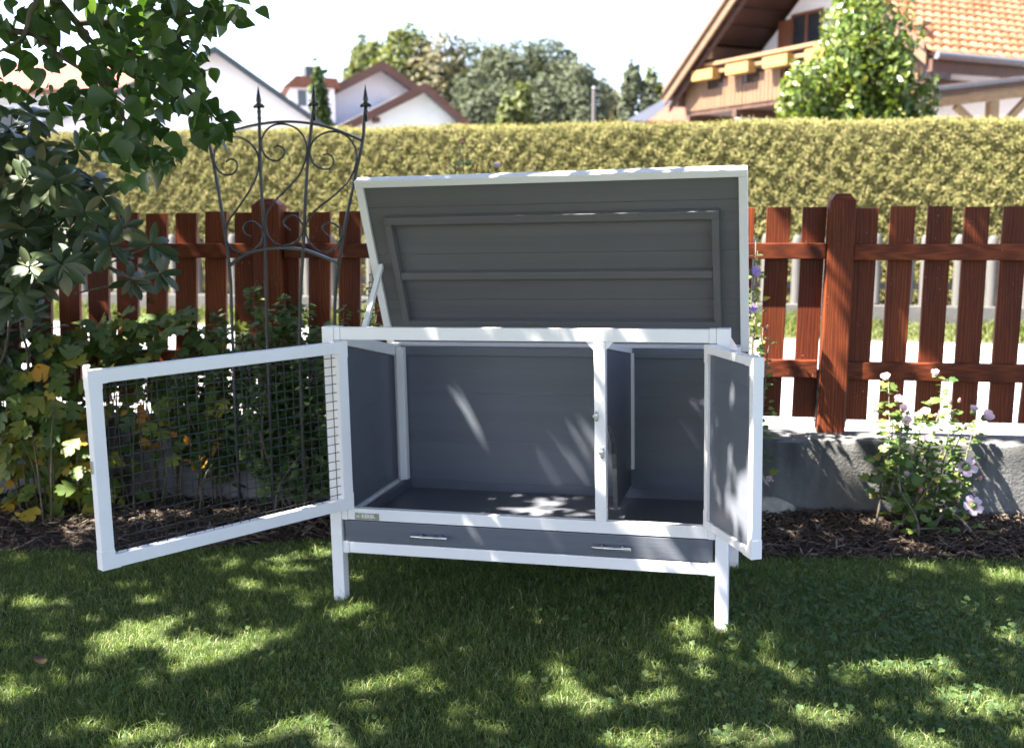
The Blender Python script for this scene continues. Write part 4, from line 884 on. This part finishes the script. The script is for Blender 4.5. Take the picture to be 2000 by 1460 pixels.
# low branches seen in the picture
BR = [[at(-220, -260, 2.6), at(40, -80, 2.85), at(111, 0, 2.95), at(150, 45, 3.0), at(186, 88, 3.05), at(230, 100, 3.1), at(300, 150, 3.1)],
      [at(-160, -120, 2.7), at(61, -20, 2.8), at(58, 25, 2.8), at(50, 60, 2.82), at(30, 85, 2.85), at(-20, 110, 2.9)],
      [at(186, 88, 3.05), at(210, 170, 3.05), at(240, 230, 3.05), at(290, 290, 3.0)], [at(150, 45, 3.0), at(240, 40, 3.05), at(350, 30, 3.1), at(450, 10, 3.1)],
      [at(230, 100, 3.1), at(320, 130, 3.1), at(380, 190, 3.1), at(430, 240, 3.1)], [at(-60, 60, 3.0), at(60, 65, 3.0), at(110, 105, 3.0), at(180, 150, 3.0), at(260, 215, 3.0)],
      [at(240, 40, 3.05), at(330, 70, 3.1), at(390, 110, 3.15)]]
for q_ in [[TB + (.02, .05, 1.9)] + BR[0][:1]] + BR: stem(gt, q_, [.011, .007, .002] if q_ is not BR[0] and len(q_) > 2 else ([.016, .011, .007, .003] if len(q_) > 2 else [.04, .016]), M['bark'], 'branch')
clus = [(20, 30, 60, 9), (90, 20, 60, 12), (170, 25, 70, 16), (250, 30, 75, 22), (330, 30, 70, 24), (400, 40, 45, 12), (460, 8, 30, 7), (60, 110, 70, 8), (150, 120, 60, 13), (230, 110, 65, 20), (310, 110, 65, 22), (375, 130, 35, 9), (20, 170, 60, 10), (120, 190, 50, 10), (190, 200, 45, 12), (260, 190, 50, 14), (330, 190, 50, 14), (395, 200, 30, 9), (430, 250, 22, 10), (395, 252, 22, 8), (225, 270, 45, 15), (285, 295, 45, 18), (325, 305, 22, 7), (190, 265, 30, 6), (-80, 40, 70, 16), (-160, -20, 80, 18), (-90, 140, 60, 12), (-220, 60, 80, 14), (100, -60, 70, 16), (260, -60, 80, 18), (-60, -80, 80, 16)]
T = []
for u, v, s, k in clus:
    for _ in range(int(k * 2.0)): T.append(at(u + rng.normal(0, s * .55), v + rng.normal(0, s * .5), rng.uniform(2.78, 3.3)))
T = np.array(T); n = len(T); d = unit(n) * .8 + np.array([.2, -.1, -.75]); nh = unit(n) * .8 + np.array([-.1, -.5, .8])
L_ = rng.uniform(.036, .064, n)
foliage(gt, HEART, rng.integers(0, 3, n), frames(d, nh, L_, L_ * rng.uniform(.85, 1.1, n)), T, M['tree_leaf'], 290)

# crown: unseen leaves, gaps cut along the sun's line to place the light spots
SX, SY = -SUN[0], -SUN[1]
def g_of(P): return np.array([P[0] + SX * P[2], P[1] + SY * P[2]])
gaps = []
for u, v, ru, rv in ((272, 1225, 62, 26), (400, 1268, 110, 34), (205, 1250, 34, 16), (620, 1062, 30, 14), (447, 1105, 26, 9), (480, 1137, 36, 10), (565, 1100, 30, 14), (715, 1200, 62, 17), (715, 1340, 52, 16), (810, 1332, 30, 15), (615, 1420, 72, 28), (240, 1440, 75, 26), (370, 1448, 42, 20), (45, 1350, 26, 18), (580, 1155, 20, 6), (445, 1187, 22, 9), (120, 1165, 12, 6), (45, 1167, 26, 8), (900, 1385, 20, 12), (470, 1445, 30, 14),
                     (1115, 1320, 30, 15), (1105, 1370, 52, 15), (1225, 1360, 46, 14), (1345, 1255, 36, 12), (1370, 1205, 32, 9), (1320, 1228, 20, 7), (1470, 1220, 26, 10), (1360, 1302, 30, 11), (1540, 1310, 46, 11), (1645, 1275, 42, 11), (1750, 1300, 105, 18), (1850, 1097, 110, 9), (1950, 1122, 42, 9), (1990, 1230, 32, 16), (1925, 1370, 64, 34), (1225, 1445, 72, 20), (1460, 1440, 62, 20), (1300, 1360, 30, 10), (1110, 1272, 14, 9), (1600, 1400, 40, 14), (1780, 1440, 50, 18), (1500, 1262, 22, 8), (300, 1330, 24, 9), (540, 1240, 20, 8), (650, 1290, 14, 6), (130, 1420, 30, 14)):
    c = on_lawn(u, v); a = on_lawn(u + ru, v); b = on_lawn(u, v - rv)
    gaps.append((*g_of(c), abs(a[0] - c[0]) * .96 - .004, max(abs(b[1] - c[1]), .03) * .96 - .004))
def spot(P, r): gaps.append((*g_of(P), r, r))
for u, v in ((930, 815), (948, 845), (968, 880), (990, 915), (1005, 935)): spot(on_y(u, v, .6), .02)
for u, v in ((1135, 780), (1115, 880), (1355, 760)): spot(on_y(u, v, .6), .006)
for u, v, r_ in ((1060, 1000, .06), (1025, 998, .05), (1100, 1003, .05), (1090, 975, .03), (1225, 1020, .04)): spot(on_z(u, v, .25), r_)
for u, v, r_ in ((1040, 1062, .02), (1100, 1075, .015), (1280, 1070, .03), (1300, 1030, .02), (1168, 740, .02), (1170, 890, .01), (935, 650, .015), (1000, 1110, .04)): spot(on_y(u, v, 0.), r_)
for u, v, r_ in ((1418, 1000, .004), (1440, 860, -.012)): spot(on_y(u, v, -.12), r_)
for u, v, r_ in ((880, 336, .0), (1130, 331, .005), (1280, 330, .012), (1360, 328, .012), (1415, 328, .012)): spot(on_y(u, v, .36), r_)
for u, v, r_ in ((1500, 440, .07), (1525, 480, .06), (1475, 485, .07), (1560, 487, .05), (1505, 640, .08), (1510, 690, .07), (1585, 620, .07), (1575, 670, .08), (1580, 705, .05), (1500, 590, .05), (1490, 545, .05), (1480, 610, .07), (1612, 590, .03), (1620, 625, .035), (1622, 680, .03), (1615, 745, .03), (1640, 770, .03), (1635, 800, .02), (1790, 700, .05), (1810, 715, .04), (1250 - 990, 600, .02), (275, 620, .025), (390, 492, .02), (330, 690, .02)): spot(on_y(u, v, 1.38, .1), r_)
for u, v, r_ in ((1800, 800, .05), (1870, 790, .06), (1770, 790, .04), (1830, 850, .07), (1890, 830, .06), (1740, 850, .04), (1880, 910, .05), (1895, 985, .04), (1850, 960, .03), (1790, 940, .03), (1760, 800, .05), (1840, 1040, .05)): spot(on_y(u, v, 1.05, .1), r_)
for u, v, r_ in ((1950, 970, .03), (1520, 985, .06), (1500, 1000, .05)): spot(on_y(u, v, 1.3, .1), r_)
for u, v, r_ in ((1620, 1065, .05), (1520, 1050, .025), (1880, 1010, .06), (1960, 1010, .05), (1660, 1070, .04), (1720, 1030, .03)): spot(on_z(u, v, .04), r_)
for u, v, r_ in ((1600, 850, .06), (1540, 848, .05), (1720, 853, .06), (1800, 858, .06), (1890, 862, .06), (1970, 866, .07), (1660, 856, .05)): spot(on_z(u, v, .355), r_)
for u, v, r_ in ((110, 770, .05), (95, 790, .05), (190, 690, .04), (205, 660, .035), (130, 830, .03), (90, 860, .03), (140, 740, .03), (60, 880, .03), (230, 680, .03), (140, 1000, .03), (100, 960, .025)) : spot(at(u, v, 4.45), r_ * 1.2)
for u, v, r_ in ((330, 130, .02), (350, 125, .02), (280, 120, .02), (160, 60, .015), (90, 40, .015), (240, 20, .02), (300, 160, .015), (60, 380, .03), (100, 400, .02), (95, 540, .03), (180, 360, .02)): spot(at(u, v, 3.0 if v < 300 else 3.8), r_)
gaps = np.array(gaps); gaps[:, 2:] = gaps[:, 2:] * 1.08 + .034
NG = 90000
g = np.stack([rng.uniform(-4.6, 3.7, NG), rng.uniform(-3.3, 2.05, NG)], 1)
gw = g + np.stack([.028 * np.sin(g[:, 1] * 19 + 3 * np.sin(g[:, 0] * 7)), .028 * np.sin(g[:, 0] * 17 + 2 * np.sin(g[:, 1] * 9))], 1)
e = np.min(((gw[:, None, 0] - gaps[None, :, 0]) / gaps[None, :, 2]) ** 2 + ((gw[:, None, 1] - gaps[None, :, 1]) / gaps[None, :, 3]) ** 2, axis=1) if NG < 1000 else np.concatenate([np.min(((c[:, None, 0] - gaps[None, :, 0]) / gaps[None, :, 2]) ** 2 + ((c[:, None, 1] - gaps[None, :, 1]) / gaps[None, :, 3]) ** 2, axis=1) for c in np.array_split(gw, 40)])
ok = (e > 1) | (rng.random(NG) < .004)
g = g[ok]; n = len(g)
ce = np.clip(1 - ((g[:, 0] + .4) / 4.6) ** 2, 0, 1)
z = 2.5 + (.35 + 1.5 * ce) * rng.random(n) + .25 * np.sin(g[:, 0] * 2.7) * np.sin(g[:, 1] * 3.1)
P = np.stack([g[:, 0] - SX * z, g[:, 1] - SY * z, z], 1)
u, v, dz = project(P); ok = ~((dz > 0) & (u > -150) & (u < 2150) & (v > -130)) & (np.linalg.norm(P - CAM, axis=1) > 1.2)
P = P[ok]; n = len(P)
L_ = rng.uniform(.07, .10, n)
Mx = frames(unit(n) + (.2, 0, -.3), unit(n) * .8 + np.array([-.4, -.15, .7]), L_, L_)
o = link_mesh('crown', join_leaves('crown', DIAM, np.zeros(n, int), Mx, P - TB, False), M['tree_leaf'], gt); o['kind'] = 'stuff'

# ---- rhododendron, far left
M['rhodo'] = leafy('rhododendron_leaves', [(0, (0.0250, 0.0429, 0.0156)), (.5, (0.0390, 0.0624, 0.0218)), (.8, (0.0585, 0.0780, 0.0296)), (.93, (0.1014, 0.1014, 0.0429)), (1, (0.1482, 0.1326, 0.0624))], .40, .10, (1.2, 1.2, .5), .4)
RB = on_lawn(-60, 985)
rh = tag(empty('rhododendron', RB), 'dark evergreen rhododendron with leaf whorls at the left edge', 'shrub')
wh = [(60, 375), (40, 405), (95, 440), (185, 360), (165, 415), (240, 445), (295, 478), (312, 535), (255, 548), (100, 470), (20, 450), (30, 330), (95, 300), (62, 240), (28, 262), (20, 520), (55, 545), (30, 575), (140, 400), (135, 345), (0, 335), (10, 620), (120, 515), (5, 480), (80, 555), (200, 385), (70, 290), (10, 290), (110, 350), (60, 420), (140, 450), (215, 480), (5, 400), (40, 500), (10, 560), (0, 660), (40, 640), (60, 600), (-30, 380), (-40, 460), (-40, 540), (-30, 620), (15, 700), (-20, 740), (30, 760), (15, 810), (-30, 300), (130, 490), (190, 440), (150, 290), (25, 215), (80, 340)]
wh += [(rng.uniform(-300, -50), rng.uniform(260, 820)) for _ in range(60)]
wh += [(u + rng.normal(0, 28), v + rng.normal(0, 28)) for u, v in wh if u < 150] + [(rng.uniform(-40, 60), rng.uniform(560, 860)) for _ in range(26)]
dep = [rng.uniform(3.7, 4.45) if v < 590 else rng.uniform(4.65, 4.95) for u, v in wh]
D_, N_, T_, LL = [], [], [], []
hub0 = at(-20, 540, 4.62)
for (u, v), dp in zip(wh, dep):
    c = at(u, v, dp); ax = (c - hub0) * (.6, .6, .5) + np.array([0, -.15, .35]) + rng.normal(0, .12, 3); ax /= np.linalg.norm(ax)
    stem(rh, [hub0 + (c - hub0) * .62 + (0, 0, -.06), hub0 + (c - hub0) * .82 + (0, 0, -.03), c - ax * .01], [.004, .0035, .003], M['bark'], 'twig', 5)
    k = int(rng.integers(8, 12)); h_ = np.cross(ax, (0.2, 1, .1)); h_ /= np.linalg.norm(h_); h2 = np.cross(ax, h_)
    for j in range(k):
        a = 2 * math.pi * j / k + rng.uniform(-.25, .25); out = h_ * math.cos(a) + h2 * math.sin(a); up_ = rng.uniform(-.25, .55)
        D_.append(out + ax * up_ - np.array([0, 0, .12])); N_.append(ax - out * up_ + rng.normal(0, .15, 3)); T_.append(c + out * .006 + ax * rng.uniform(-.012, .012)); LL.append(rng.uniform(.066, .11))
LL = np.array(LL)
tw = np.array(T_); sun_spots = np.array([g_of(at(u, v, 4.45)) for u, v in ((110, 770), (95, 790), (190, 690), (205, 660), (130, 830), (90, 860), (140, 740), (60, 880), (140, 1000))]); gT = tw[:, :2] + np.outer(tw[:, 2], (SX, SY))
kp = np.min(np.linalg.norm(gT[:, None] - sun_spots[None], axis=2), axis=1) > .07      # leaves on the sun's line are removed so light reaches the plants below
D_, N_, T_, LL = np.array(D_)[kp], np.array(N_)[kp], tw[kp], LL[kp]
foliage(rh, OVAL, rng.integers(0, 3, len(LL)), frames(np.array(D_), np.array(N_), LL, LL * rng.uniform(.9, 1.15, len(LL))), np.array(T_), M['rhodo'], 260)
for q_ in ([RB, at(-80, 760, 4.7), hub0], [RB + (.05, 0, 0), at(-30, 780, 4.75), at(10, 690, 4.6), at(20, 600, 4.3)], [hub0, at(67, 519, 3.95), at(173, 502, 3.9), at(234, 490, 3.85), at(285, 480, 3.85)], [at(131, 509, 3.92), at(178, 462, 3.88), at(202, 456, 3.85)], [at(185, 506, 3.9), at(247, 539, 3.86), at(290, 547, 3.85)], [hub0, at(91, 379, 3.95), at(101, 329, 3.95)], [RB, at(0, 830, 4.8), at(55, 720, 4.6), at(40, 640, 4.2)]):
    stem(rh, q_, [.013, .005] if q_[0] is RB else [.009, .0045], M['bark'], 'branch')

# ---- bleeding-heart like perennial with yellowing lobed leaves
M['peony'] = leafy('yellowing_lobed_leaves', [(0, (.06, .105, .022)), (.35, (.11, .155, .03)), (.62, (.18, .20, .035)), (.85, (.27, .24, .035)), (.95, (.45, .30, .03)), (1, (.48, .24, .03))], .5, .35, (1.4, 1.3, .4), .3)
M['peony_g'] = leafy('green_lobed_leaves', [(0, (.05, .09, .022)), (.5, (.085, .135, .03)), (.85, (.16, .19, .035)), (1, (.28, .25, .04))], .5, .3, (1.4, 1.3, .4), .3)
def lobed_plant(name, label, base_uv, dep, centres, mat, per, size, singles, jit=16):
    B = on_lawn(*base_uv); B[2] += .02; dep = float(project(B)[2][0]); pl_ = tag(empty(name, B), label, 'plant')
    D_, N_, T_, LL = [], [], [], []
    for u, v in centres:
        c = at(u, v, dep + rng.uniform(-.18, .12)); h = c - B
        s0 = B + h * (.8, .8, 0) + rng.normal(0, .05, 3) * (1, 1, 0); stem(pl_, [s0, s0 + (c - s0) * (.4, .4, .55) + (0, 0, .03), c], [.005, .0035, .002], M['stem'], 'stem', 5)
        face = np.array([rng.normal(.05, .4), -.55 + rng.normal(0, .3), .75]); face /= np.linalg.norm(face)
        a0 = np.cross(face, (0, 1, .3)); a0 /= np.linalg.norm(a0); a1 = np.cross(face, a0); main = -a1 if a1[2] > 0 else a1
        main = main * .6 + a0 * rng.normal(0, .8); main /= np.linalg.norm(main); side = np.cross(face, main)
        for k in range(per):
            if k < 3: off, dd = main * (.02 if k == 0 else 0), main * (1 if k == 0 else .45) + side * (0, 1, -1)[k]
            else: off = main * -.06 + side * rng.uniform(-.1, .1) + face * rng.normal(0, .02); dd = main * rng.normal(.2, .6) + side * rng.normal(0, .8)
            T_.append(c + off + at(1000 + rng.normal(0, jit), 730 + rng.normal(0, jit), dep) - at(1000, 730, dep)); D_.append(dd); N_.append(face + rng.normal(0, .25, 3)); LL.append(size * rng.uniform(.7, 1.2))
    LL = np.array(LL); foliage(pl_, PEONY, rng.integers(0, 2, len(LL)), frames(np.array(D_), np.array(N_), LL, LL), np.array(T_), mat, singles)
    return pl_
lobed_plant('yellowing_plant', 'yellow and olive lobed plant left of the open mesh door', (110, 1010), 3.9,
            [(95, 770), (110, 745), (75, 795), (140, 790), (60, 830), (100, 830), (150, 850), (40, 880), (130, 905), (170, 870), (60, 860), (20, 930), (90, 960), (120, 945), (100, 1005), (160, 990), (130, 965), (30, 840), (175, 940), (70, 915), (15, 870), (150, 810), (30, 985), (55, 1000), (110, 870), (95, 905)], M['peony'], 9, .10, 210)
lobed_plant('lobed_shrub', 'green and gold lobed plant climbing above the mesh door frame', (240, 990), 4.15,
            [(190, 690), (205, 655), (230, 685), (270, 665), (300, 655), (150, 715), (165, 680), (250, 705), (195, 640), (320, 650), (345, 640), (375, 650), (290, 690), (215, 720), (130, 690), (180, 740), (160, 770), (110, 690), (90, 700), (60, 700), (400, 660), (70, 660), (240, 630), (140, 640), (40, 720), (20, 760)], M['peony_g'], 8, .09, 160)
lobed_plant('lobed_shrub', 'dark green lobed plant with orange leaves behind the wire mesh', (300, 985), 4.3,
            [(240, 790), (270, 810), (300, 770), (250, 860), (290, 890), (330, 870), (270, 930), (230, 930), (255, 985), (280, 960), (340, 760), (370, 800), (390, 760), (360, 850), (400, 830), (420, 780), (310, 830), (330, 800), (230, 760), (300, 740), (350, 730), (240, 1000)], M['peony_g'], 8, .085, 150)
lobed_plant('withered_plant', 'small amber leaved plant low behind the wire mesh', (340, 1000), 4.35, [(265, 790), (300, 868), (285, 850), (390, 890), (410, 870), (415, 905), (300, 800)], leafy('amber_leaves', [(0, (.30, .17, .03)), (.6, (.42, .2, .03)), (1, (.3, .1, .03))], .5, .3, (1.3, 1.1, .4), .3), 3, .055, 30)

# ---- round-leaved shrub behind the mesh door and trellis
M['berry'] = leafy('small_round_leaves', [(0, (.050, .095, .032)), (.5, (.082, .14, .046)), (.88, (.125, .19, .06)), (1, (.22, .27, .075))], .42, .32, (1.5, 1.6, .5), .4)
def twiggy(name, label, base_uv, dep, tips, mat, lsize, step, singles, tmpl=SMALL, spread=.05, bushy=2, cat='shrub', lo=.3):
    B = on_lawn(*base_uv); B[2] += .02; dep = float(project(B)[2][0]); pl_ = tag(empty(name, B), label, cat)
    D_, N_, T_, LL = [], [], [], []
    for j, (u, v) in enumerate(tips):
        e = at(u, v, dep + rng.uniform(-.13, .10)); s0 = B + (e - B) * (.35, .35, 0) + rng.normal(0, spread, 3) * (1, 1, 0); mid = s0 + (e - s0) * (.45, .45, .5) + rng.normal(0, .025, 3)
        pts = smooth_path([s0, mid, e], 10); stem(pl_, [s0, mid, e] if j % 3 == 0 else [mid * .6 + s0 * .4, mid, mid * .5 + e * .5, e], [.006, .004, .0015], M['twig'], 'stem', 5)
        ln = np.linalg.norm(e - s0); m = int(ln / step)
        for k in range(m):
            f = lo + (1 - lo) * k / m; c = pts[min(int(f * (len(pts) - 1)), len(pts) - 1)] + (pts[min(int(f * (len(pts) - 1)) + 1, len(pts) - 1)] - pts[min(int(f * (len(pts) - 1)), len(pts) - 1)]) * rng.random()
            for s in range(bushy):
                a = k * 1.57 + s * math.pi + rng.uniform(-.4, .4); out = np.array([math.cos(a), math.sin(a), rng.uniform(-.1, .5)])
                T_.append(c + out * rng.uniform(.004, .07) * (1.2 - f)); D_.append(out); N_.append(np.array([0, -.35, .9]) + rng.normal(0, .3, 3)); LL.append(lsize * rng.uniform(.6, 1.2) * (1 - .35 * f))
    LL = np.array(LL); foliage(pl_, tmpl, rng.integers(0, len(tmpl), len(LL)), frames(np.array(D_), np.array(N_), LL, LL * rng.uniform(.9, 1.1, len(LL))), np.array(T_), mat, singles)
    return pl_
twiggy('round_leaved_shrub', 'dark round-leaved shrub growing up through the trellis behind the mesh door', (575, 1008), 4.15,
       [(492, 562), (510, 600), (555, 575), (598, 592), (580, 625), (530, 640), (545, 605), (620, 640), (470, 650), (505, 680), (560, 690), (600, 700), (640, 690), (520, 720), (480, 730), (580, 740), (620, 740), (550, 780), (500, 790), (600, 790), (640, 770), (530, 830), (580, 840), (620, 830), (490, 850), (525, 660), (575, 660), (610, 860), (640, 830), (600, 890), (625, 900), (565, 620), (640, 720), (655, 800), (540, 700), (600, 660), (630, 880)], M['berry'], .054, .016, 230, bushy=3)
twiggy('round_leaved_shrub', 'lower spreading round-leaved shrub left of the trellis behind the mesh', (430, 992), 4.25,
       [(422, 612), (440, 640), (400, 650), (380, 680), (430, 690), (460, 700), (410, 730), (350, 700), (440, 760), (390, 780), (350, 760), (470, 790), (420, 820), (380, 830), (450, 850), (330, 730), (460, 740), (375, 720), (400, 700)], M['berry'], .056, .015, 190, bushy=3)
twiggy('round_leaved_shrub', 'few round-leaved shoots between trellis and hutch lid', (668, 1015), 4.2, [(645, 622), (672, 600), (690, 640), (700, 660), (655, 660), (680, 690)], M['berry'], .045, .020, 40)

# ---- rose of Sharon shrubs
M['hib'] = leafy('hibiscus_leaves', [(0, (.05, .095, .026)), (.5, (.085, .14, .035)), (.9, (.15, .20, .045)), (1, (.3, .27, .05))], .45, .3, (1.5, 1.5, .5), .35)
def petal_mat(name, c_in, c_mid, c_out):
    m, nt, b = newmat(name); L = nt.links.new; tc = node(nt, 'ShaderNodeTexCoord'); ln = node(nt, 'ShaderNodeVectorMath', _operation='LENGTH'); L(tc.outputs['Object'], ln.inputs[0])
    r_ = ramp(nt, [(.10, c_in), (.35, c_mid), (.8, c_out)]); L(ln.outputs['Value'], r_.inputs[0]); L(r_.outputs[0], b.inputs['Base Color']); b.inputs['Roughness'].default_value = .6
    tr_ = node(nt, 'ShaderNodeBsdfTranslucent'); L(r_.outputs[0], tr_.inputs[0]); mx = node(nt, 'ShaderNodeMixShader', Fac=.35); L(b.outputs[0], mx.inputs[1]); L(tr_.outputs[0], mx.inputs[2]); L(mx.outputs[0], nt.nodes['Material Output'].inputs[0])
    return m
M['petal'] = petal_mat('pale_pink_petals', (.35, .02, .07), (.70, .42, .52), (.74, .58, .66)); M['petal_v'] = petal_mat('violet_petals', (.25, .02, .15), (.36, .22, .60), (.45, .32, .68))
M['bud'] = noisy('pink_bud', (.45, .08, .10), (.62, .30, .32), 40, .6); M['calyx'] = noisy('green_calyx', (.09, .14, .04), (.14, .19, .05), 40, .6); M['stamen'] = noisy('cream_stamen', (.6, .55, .3), (.7, .65, .4), 40, .6)
def flower_mesh(opened):
    mb = MB()
    for k in range(5):
        a = 2 * math.pi * k / 5; rows = []
        for t, hw in ((.05, .06), (.35, .26), (.65, .40), (.9, .36), (1.0, .18)):
            el = opened * t; rr = math.sin(min(1.45, .35 + opened)) * t; zz = math.cos(min(1.45, .35 + opened)) * t + .10 * math.sin(t * 3)
            rows += [(rr, s * hw, zz + .08 * abs(s) + .03 * math.sin(k + s * 3 + t * 9)) for s in (-1, 0, 1)]
        c, s_ = math.cos(a), math.sin(a)
        mb.add([(x * c - y * s_, x * s_ + y * c, z) for x, y, z in rows], [(i * 3 + j, i * 3 + j + 1, i * 3 + j + 4, i * 3 + j + 3) for i in range(4) for j in (0, 1)])
    me = bpy.data.meshes.new('flower'); me.from_pydata(mb.v, [], mb.f); me.shade_smooth(); return me
FM_ = {k: flower_mesh(v) for k, v in (('open', 1.0), ('half', .22), ('closed', .05))}
FMV = {k: v.copy() for k, v in FM_.items()}
for k in FM_: FM_[k].materials.append(M['petal']); FMV[k].materials.append(M['petal_v'])
bud_me = MB().lathe((0, 0, 0), [(0, .12), (.2, .32), (.6, .36), (1.0, .22), (1.2, .02)], 8).mesh('bud', 0, True); bud_me.materials.append(M['bud'])
cal_me = MB().lathe((0, 0, -.15), [(0, .08), (.1, .26), (.35, .36), (.5, .38)], 8).mesh('calyx', 0, True); cal_me.materials.append(M['calyx'])
sta_me = MB().tube([(0, 0, 0), (0, 0, .55)], [.05, .07], 6).mesh('stamen', 0, True); sta_me.materials.append(M['stamen'])
def bloom(plant, kind, P, s, facing, ms):
    o = bpy.data.objects.new('flower' if kind != 'bud' else 'bud', bud_me if kind == 'bud' else ms[kind]); COL.objects.link(o); o.parent = plant
    q = Vector(facing).to_track_quat('Z', 'Y') @ Quaternion((0, 0, 1), rng.uniform(0, 6)); o.rotation_mode = 'QUATERNION'; o.rotation_quaternion = q; o.location = Vector(P - np.array(plant.location)); o.scale = (s, s, s)
    for nm, me in (('calyx', cal_me), ('stamen', sta_me)):
        if nm == 'stamen' and kind in ('bud', 'closed'): continue
        c = bpy.data.objects.new(nm, me); COL.objects.link(c); c.parent = o
HD_ = float(project(on_lawn(1780, 1052))[2][0])
hib = twiggy('flowering_shrub', 'slender shrub with pale pink flowers in the mulch before the wall at right', (1780, 1052), HD_,
             [(1735, 750), (1745, 800), (1765, 795), (1805, 810), (1820, 860), (1850, 740), (1862, 800), (1885, 830), (1905, 820), (1840, 880), (1760, 870), (1735, 900), (1880, 890), (1890, 930), (1800, 940), (1760, 960), (1840, 980), (1855, 1030), (1870, 960), (1790, 985), (1748, 860), (1830, 920), (1860, 870)], M['hib'], .050, .027, 290, LOBED, .05, 2, lo=.34)
for k, u, v, s, f in (('half', 1731, 745, .034, (-.3, -.5, .8)), ('closed', 1827, 738, .034, (-.2, -.4, .9)), ('half', 1752, 785, .032, (.2, -.8, .4)), ('half', 1762, 803, .032, (.2, -.8, .3)), ('half', 1770, 830, .040, (.1, -.9, .4)), ('half', 1807, 812, .034, (-.1, -.7, .7)), ('closed', 1900, 808, .034, (.2, -.3, .9)), ('half', 1920, 818, .042, (.6, -.7, .3)), ('open', 1886, 914, .046, (.1, -.9, .35)), ('open', 1898, 988, .044, (.4, -.85, .1)), ('half', 1812, 862, .030, (0, -.8, .4)), ('half', 1768, 930, .026, (0, -.8, .3)),
                      ('bud', 1856, 788, .02, (0, -.3, 1)), ('bud', 1873, 786, .018, (.2, -.2, 1)), ('bud', 1903, 853, .02, (.3, -.3, .9)), ('bud', 1886, 838, .018, (0, -.3, 1)), ('bud', 1911, 938, .022, (.5, -.4, .6)), ('bud', 1795, 962, .024, (.4, -.4, .7)), ('bud', 1871, 981, .022, (-.2, -.5, .7)), ('bud', 1780, 936, .018, (.2, -.4, .8)), ('bud', 1824, 815, .018, (.5, -.3, .6))):
    bloom(hib, k, at(u, v, HD_ - .06), s * .95, (f[0], f[1], f[2] + .45), FM_)
hb2 = twiggy('flowering_shrub', 'shrub with violet flowers peeping out at the right of the lid', (1440, 1030), 4.35, [(1476, 470), (1480, 490), (1470, 540), (1478, 590), (1490, 640), (1505, 655), (1500, 690), (1470, 650), (1440, 560), (1430, 480), (1400, 420), (1475, 690)], M['hib'], .045, .085, 40, LOBED, .03, 2)
for k, u, v, s, f in (('half', 1464, 533, .040, (.7, -.5, .2)), ('half', 1464, 598, .030, (.5, -.6, -.3)), ('bud', 1495, 643, .018, (.4, -.2, .8))): bloom(hb2, k, at(u, v, 4.2), s, f, FMV)
hb3 = twiggy('flowering_shrub', 'shrub tip with a pink bud rising above the hutch lid', (930, 1020), 4.5, [(898, 285), (905, 300), (970, 330), (890, 320), (935, 345), (1000, 380), (870, 360)], M['hib'], .040, .055, 30, LOBED, .03, 2)
bloom(hb3, 'closed', at(970, 332, 4.4), .030, (.1, -.3, .9), FM_); bloom(hb3, 'bud', at(903, 282, 4.45), .02, (0, -.2, 1), FM_)
hb4 = twiggy('leafy_shoot', 'leafy shoot between the lid prop and the fence', (728, 1015), 4.35, [(722, 535), (718, 560), (726, 585), (735, 610), (716, 600), (742, 640)], M['hib'], .036, .035, 30, LOBED, .02, 2, 'plant')
for k, u, v, s, f in (('half', 1497, 935, .022, (.4, -.8, .3)),): bloom(hb2, k, at(u, v, 4.3), s, f, FM_)

# ---- fallen leaf on the lawn
p = on_lawn(82, 1312)
me = np_mesh('fallen_leaf', HEART[1][0], HEART[1][1], True); o = link_mesh('fallen_leaf', me, noisy('dry_brown_leaf', (.05, .028, .012), (.09, .05, .024), 60, .7))
o.location = (p[0], p[1], p[2] + .028); o.scale = (.042, .046, .046); o.rotation_euler = (.5, .2, 1.1)
tag(o, 'single dry brown leaf lying on the lawn at lower left', 'leaf')
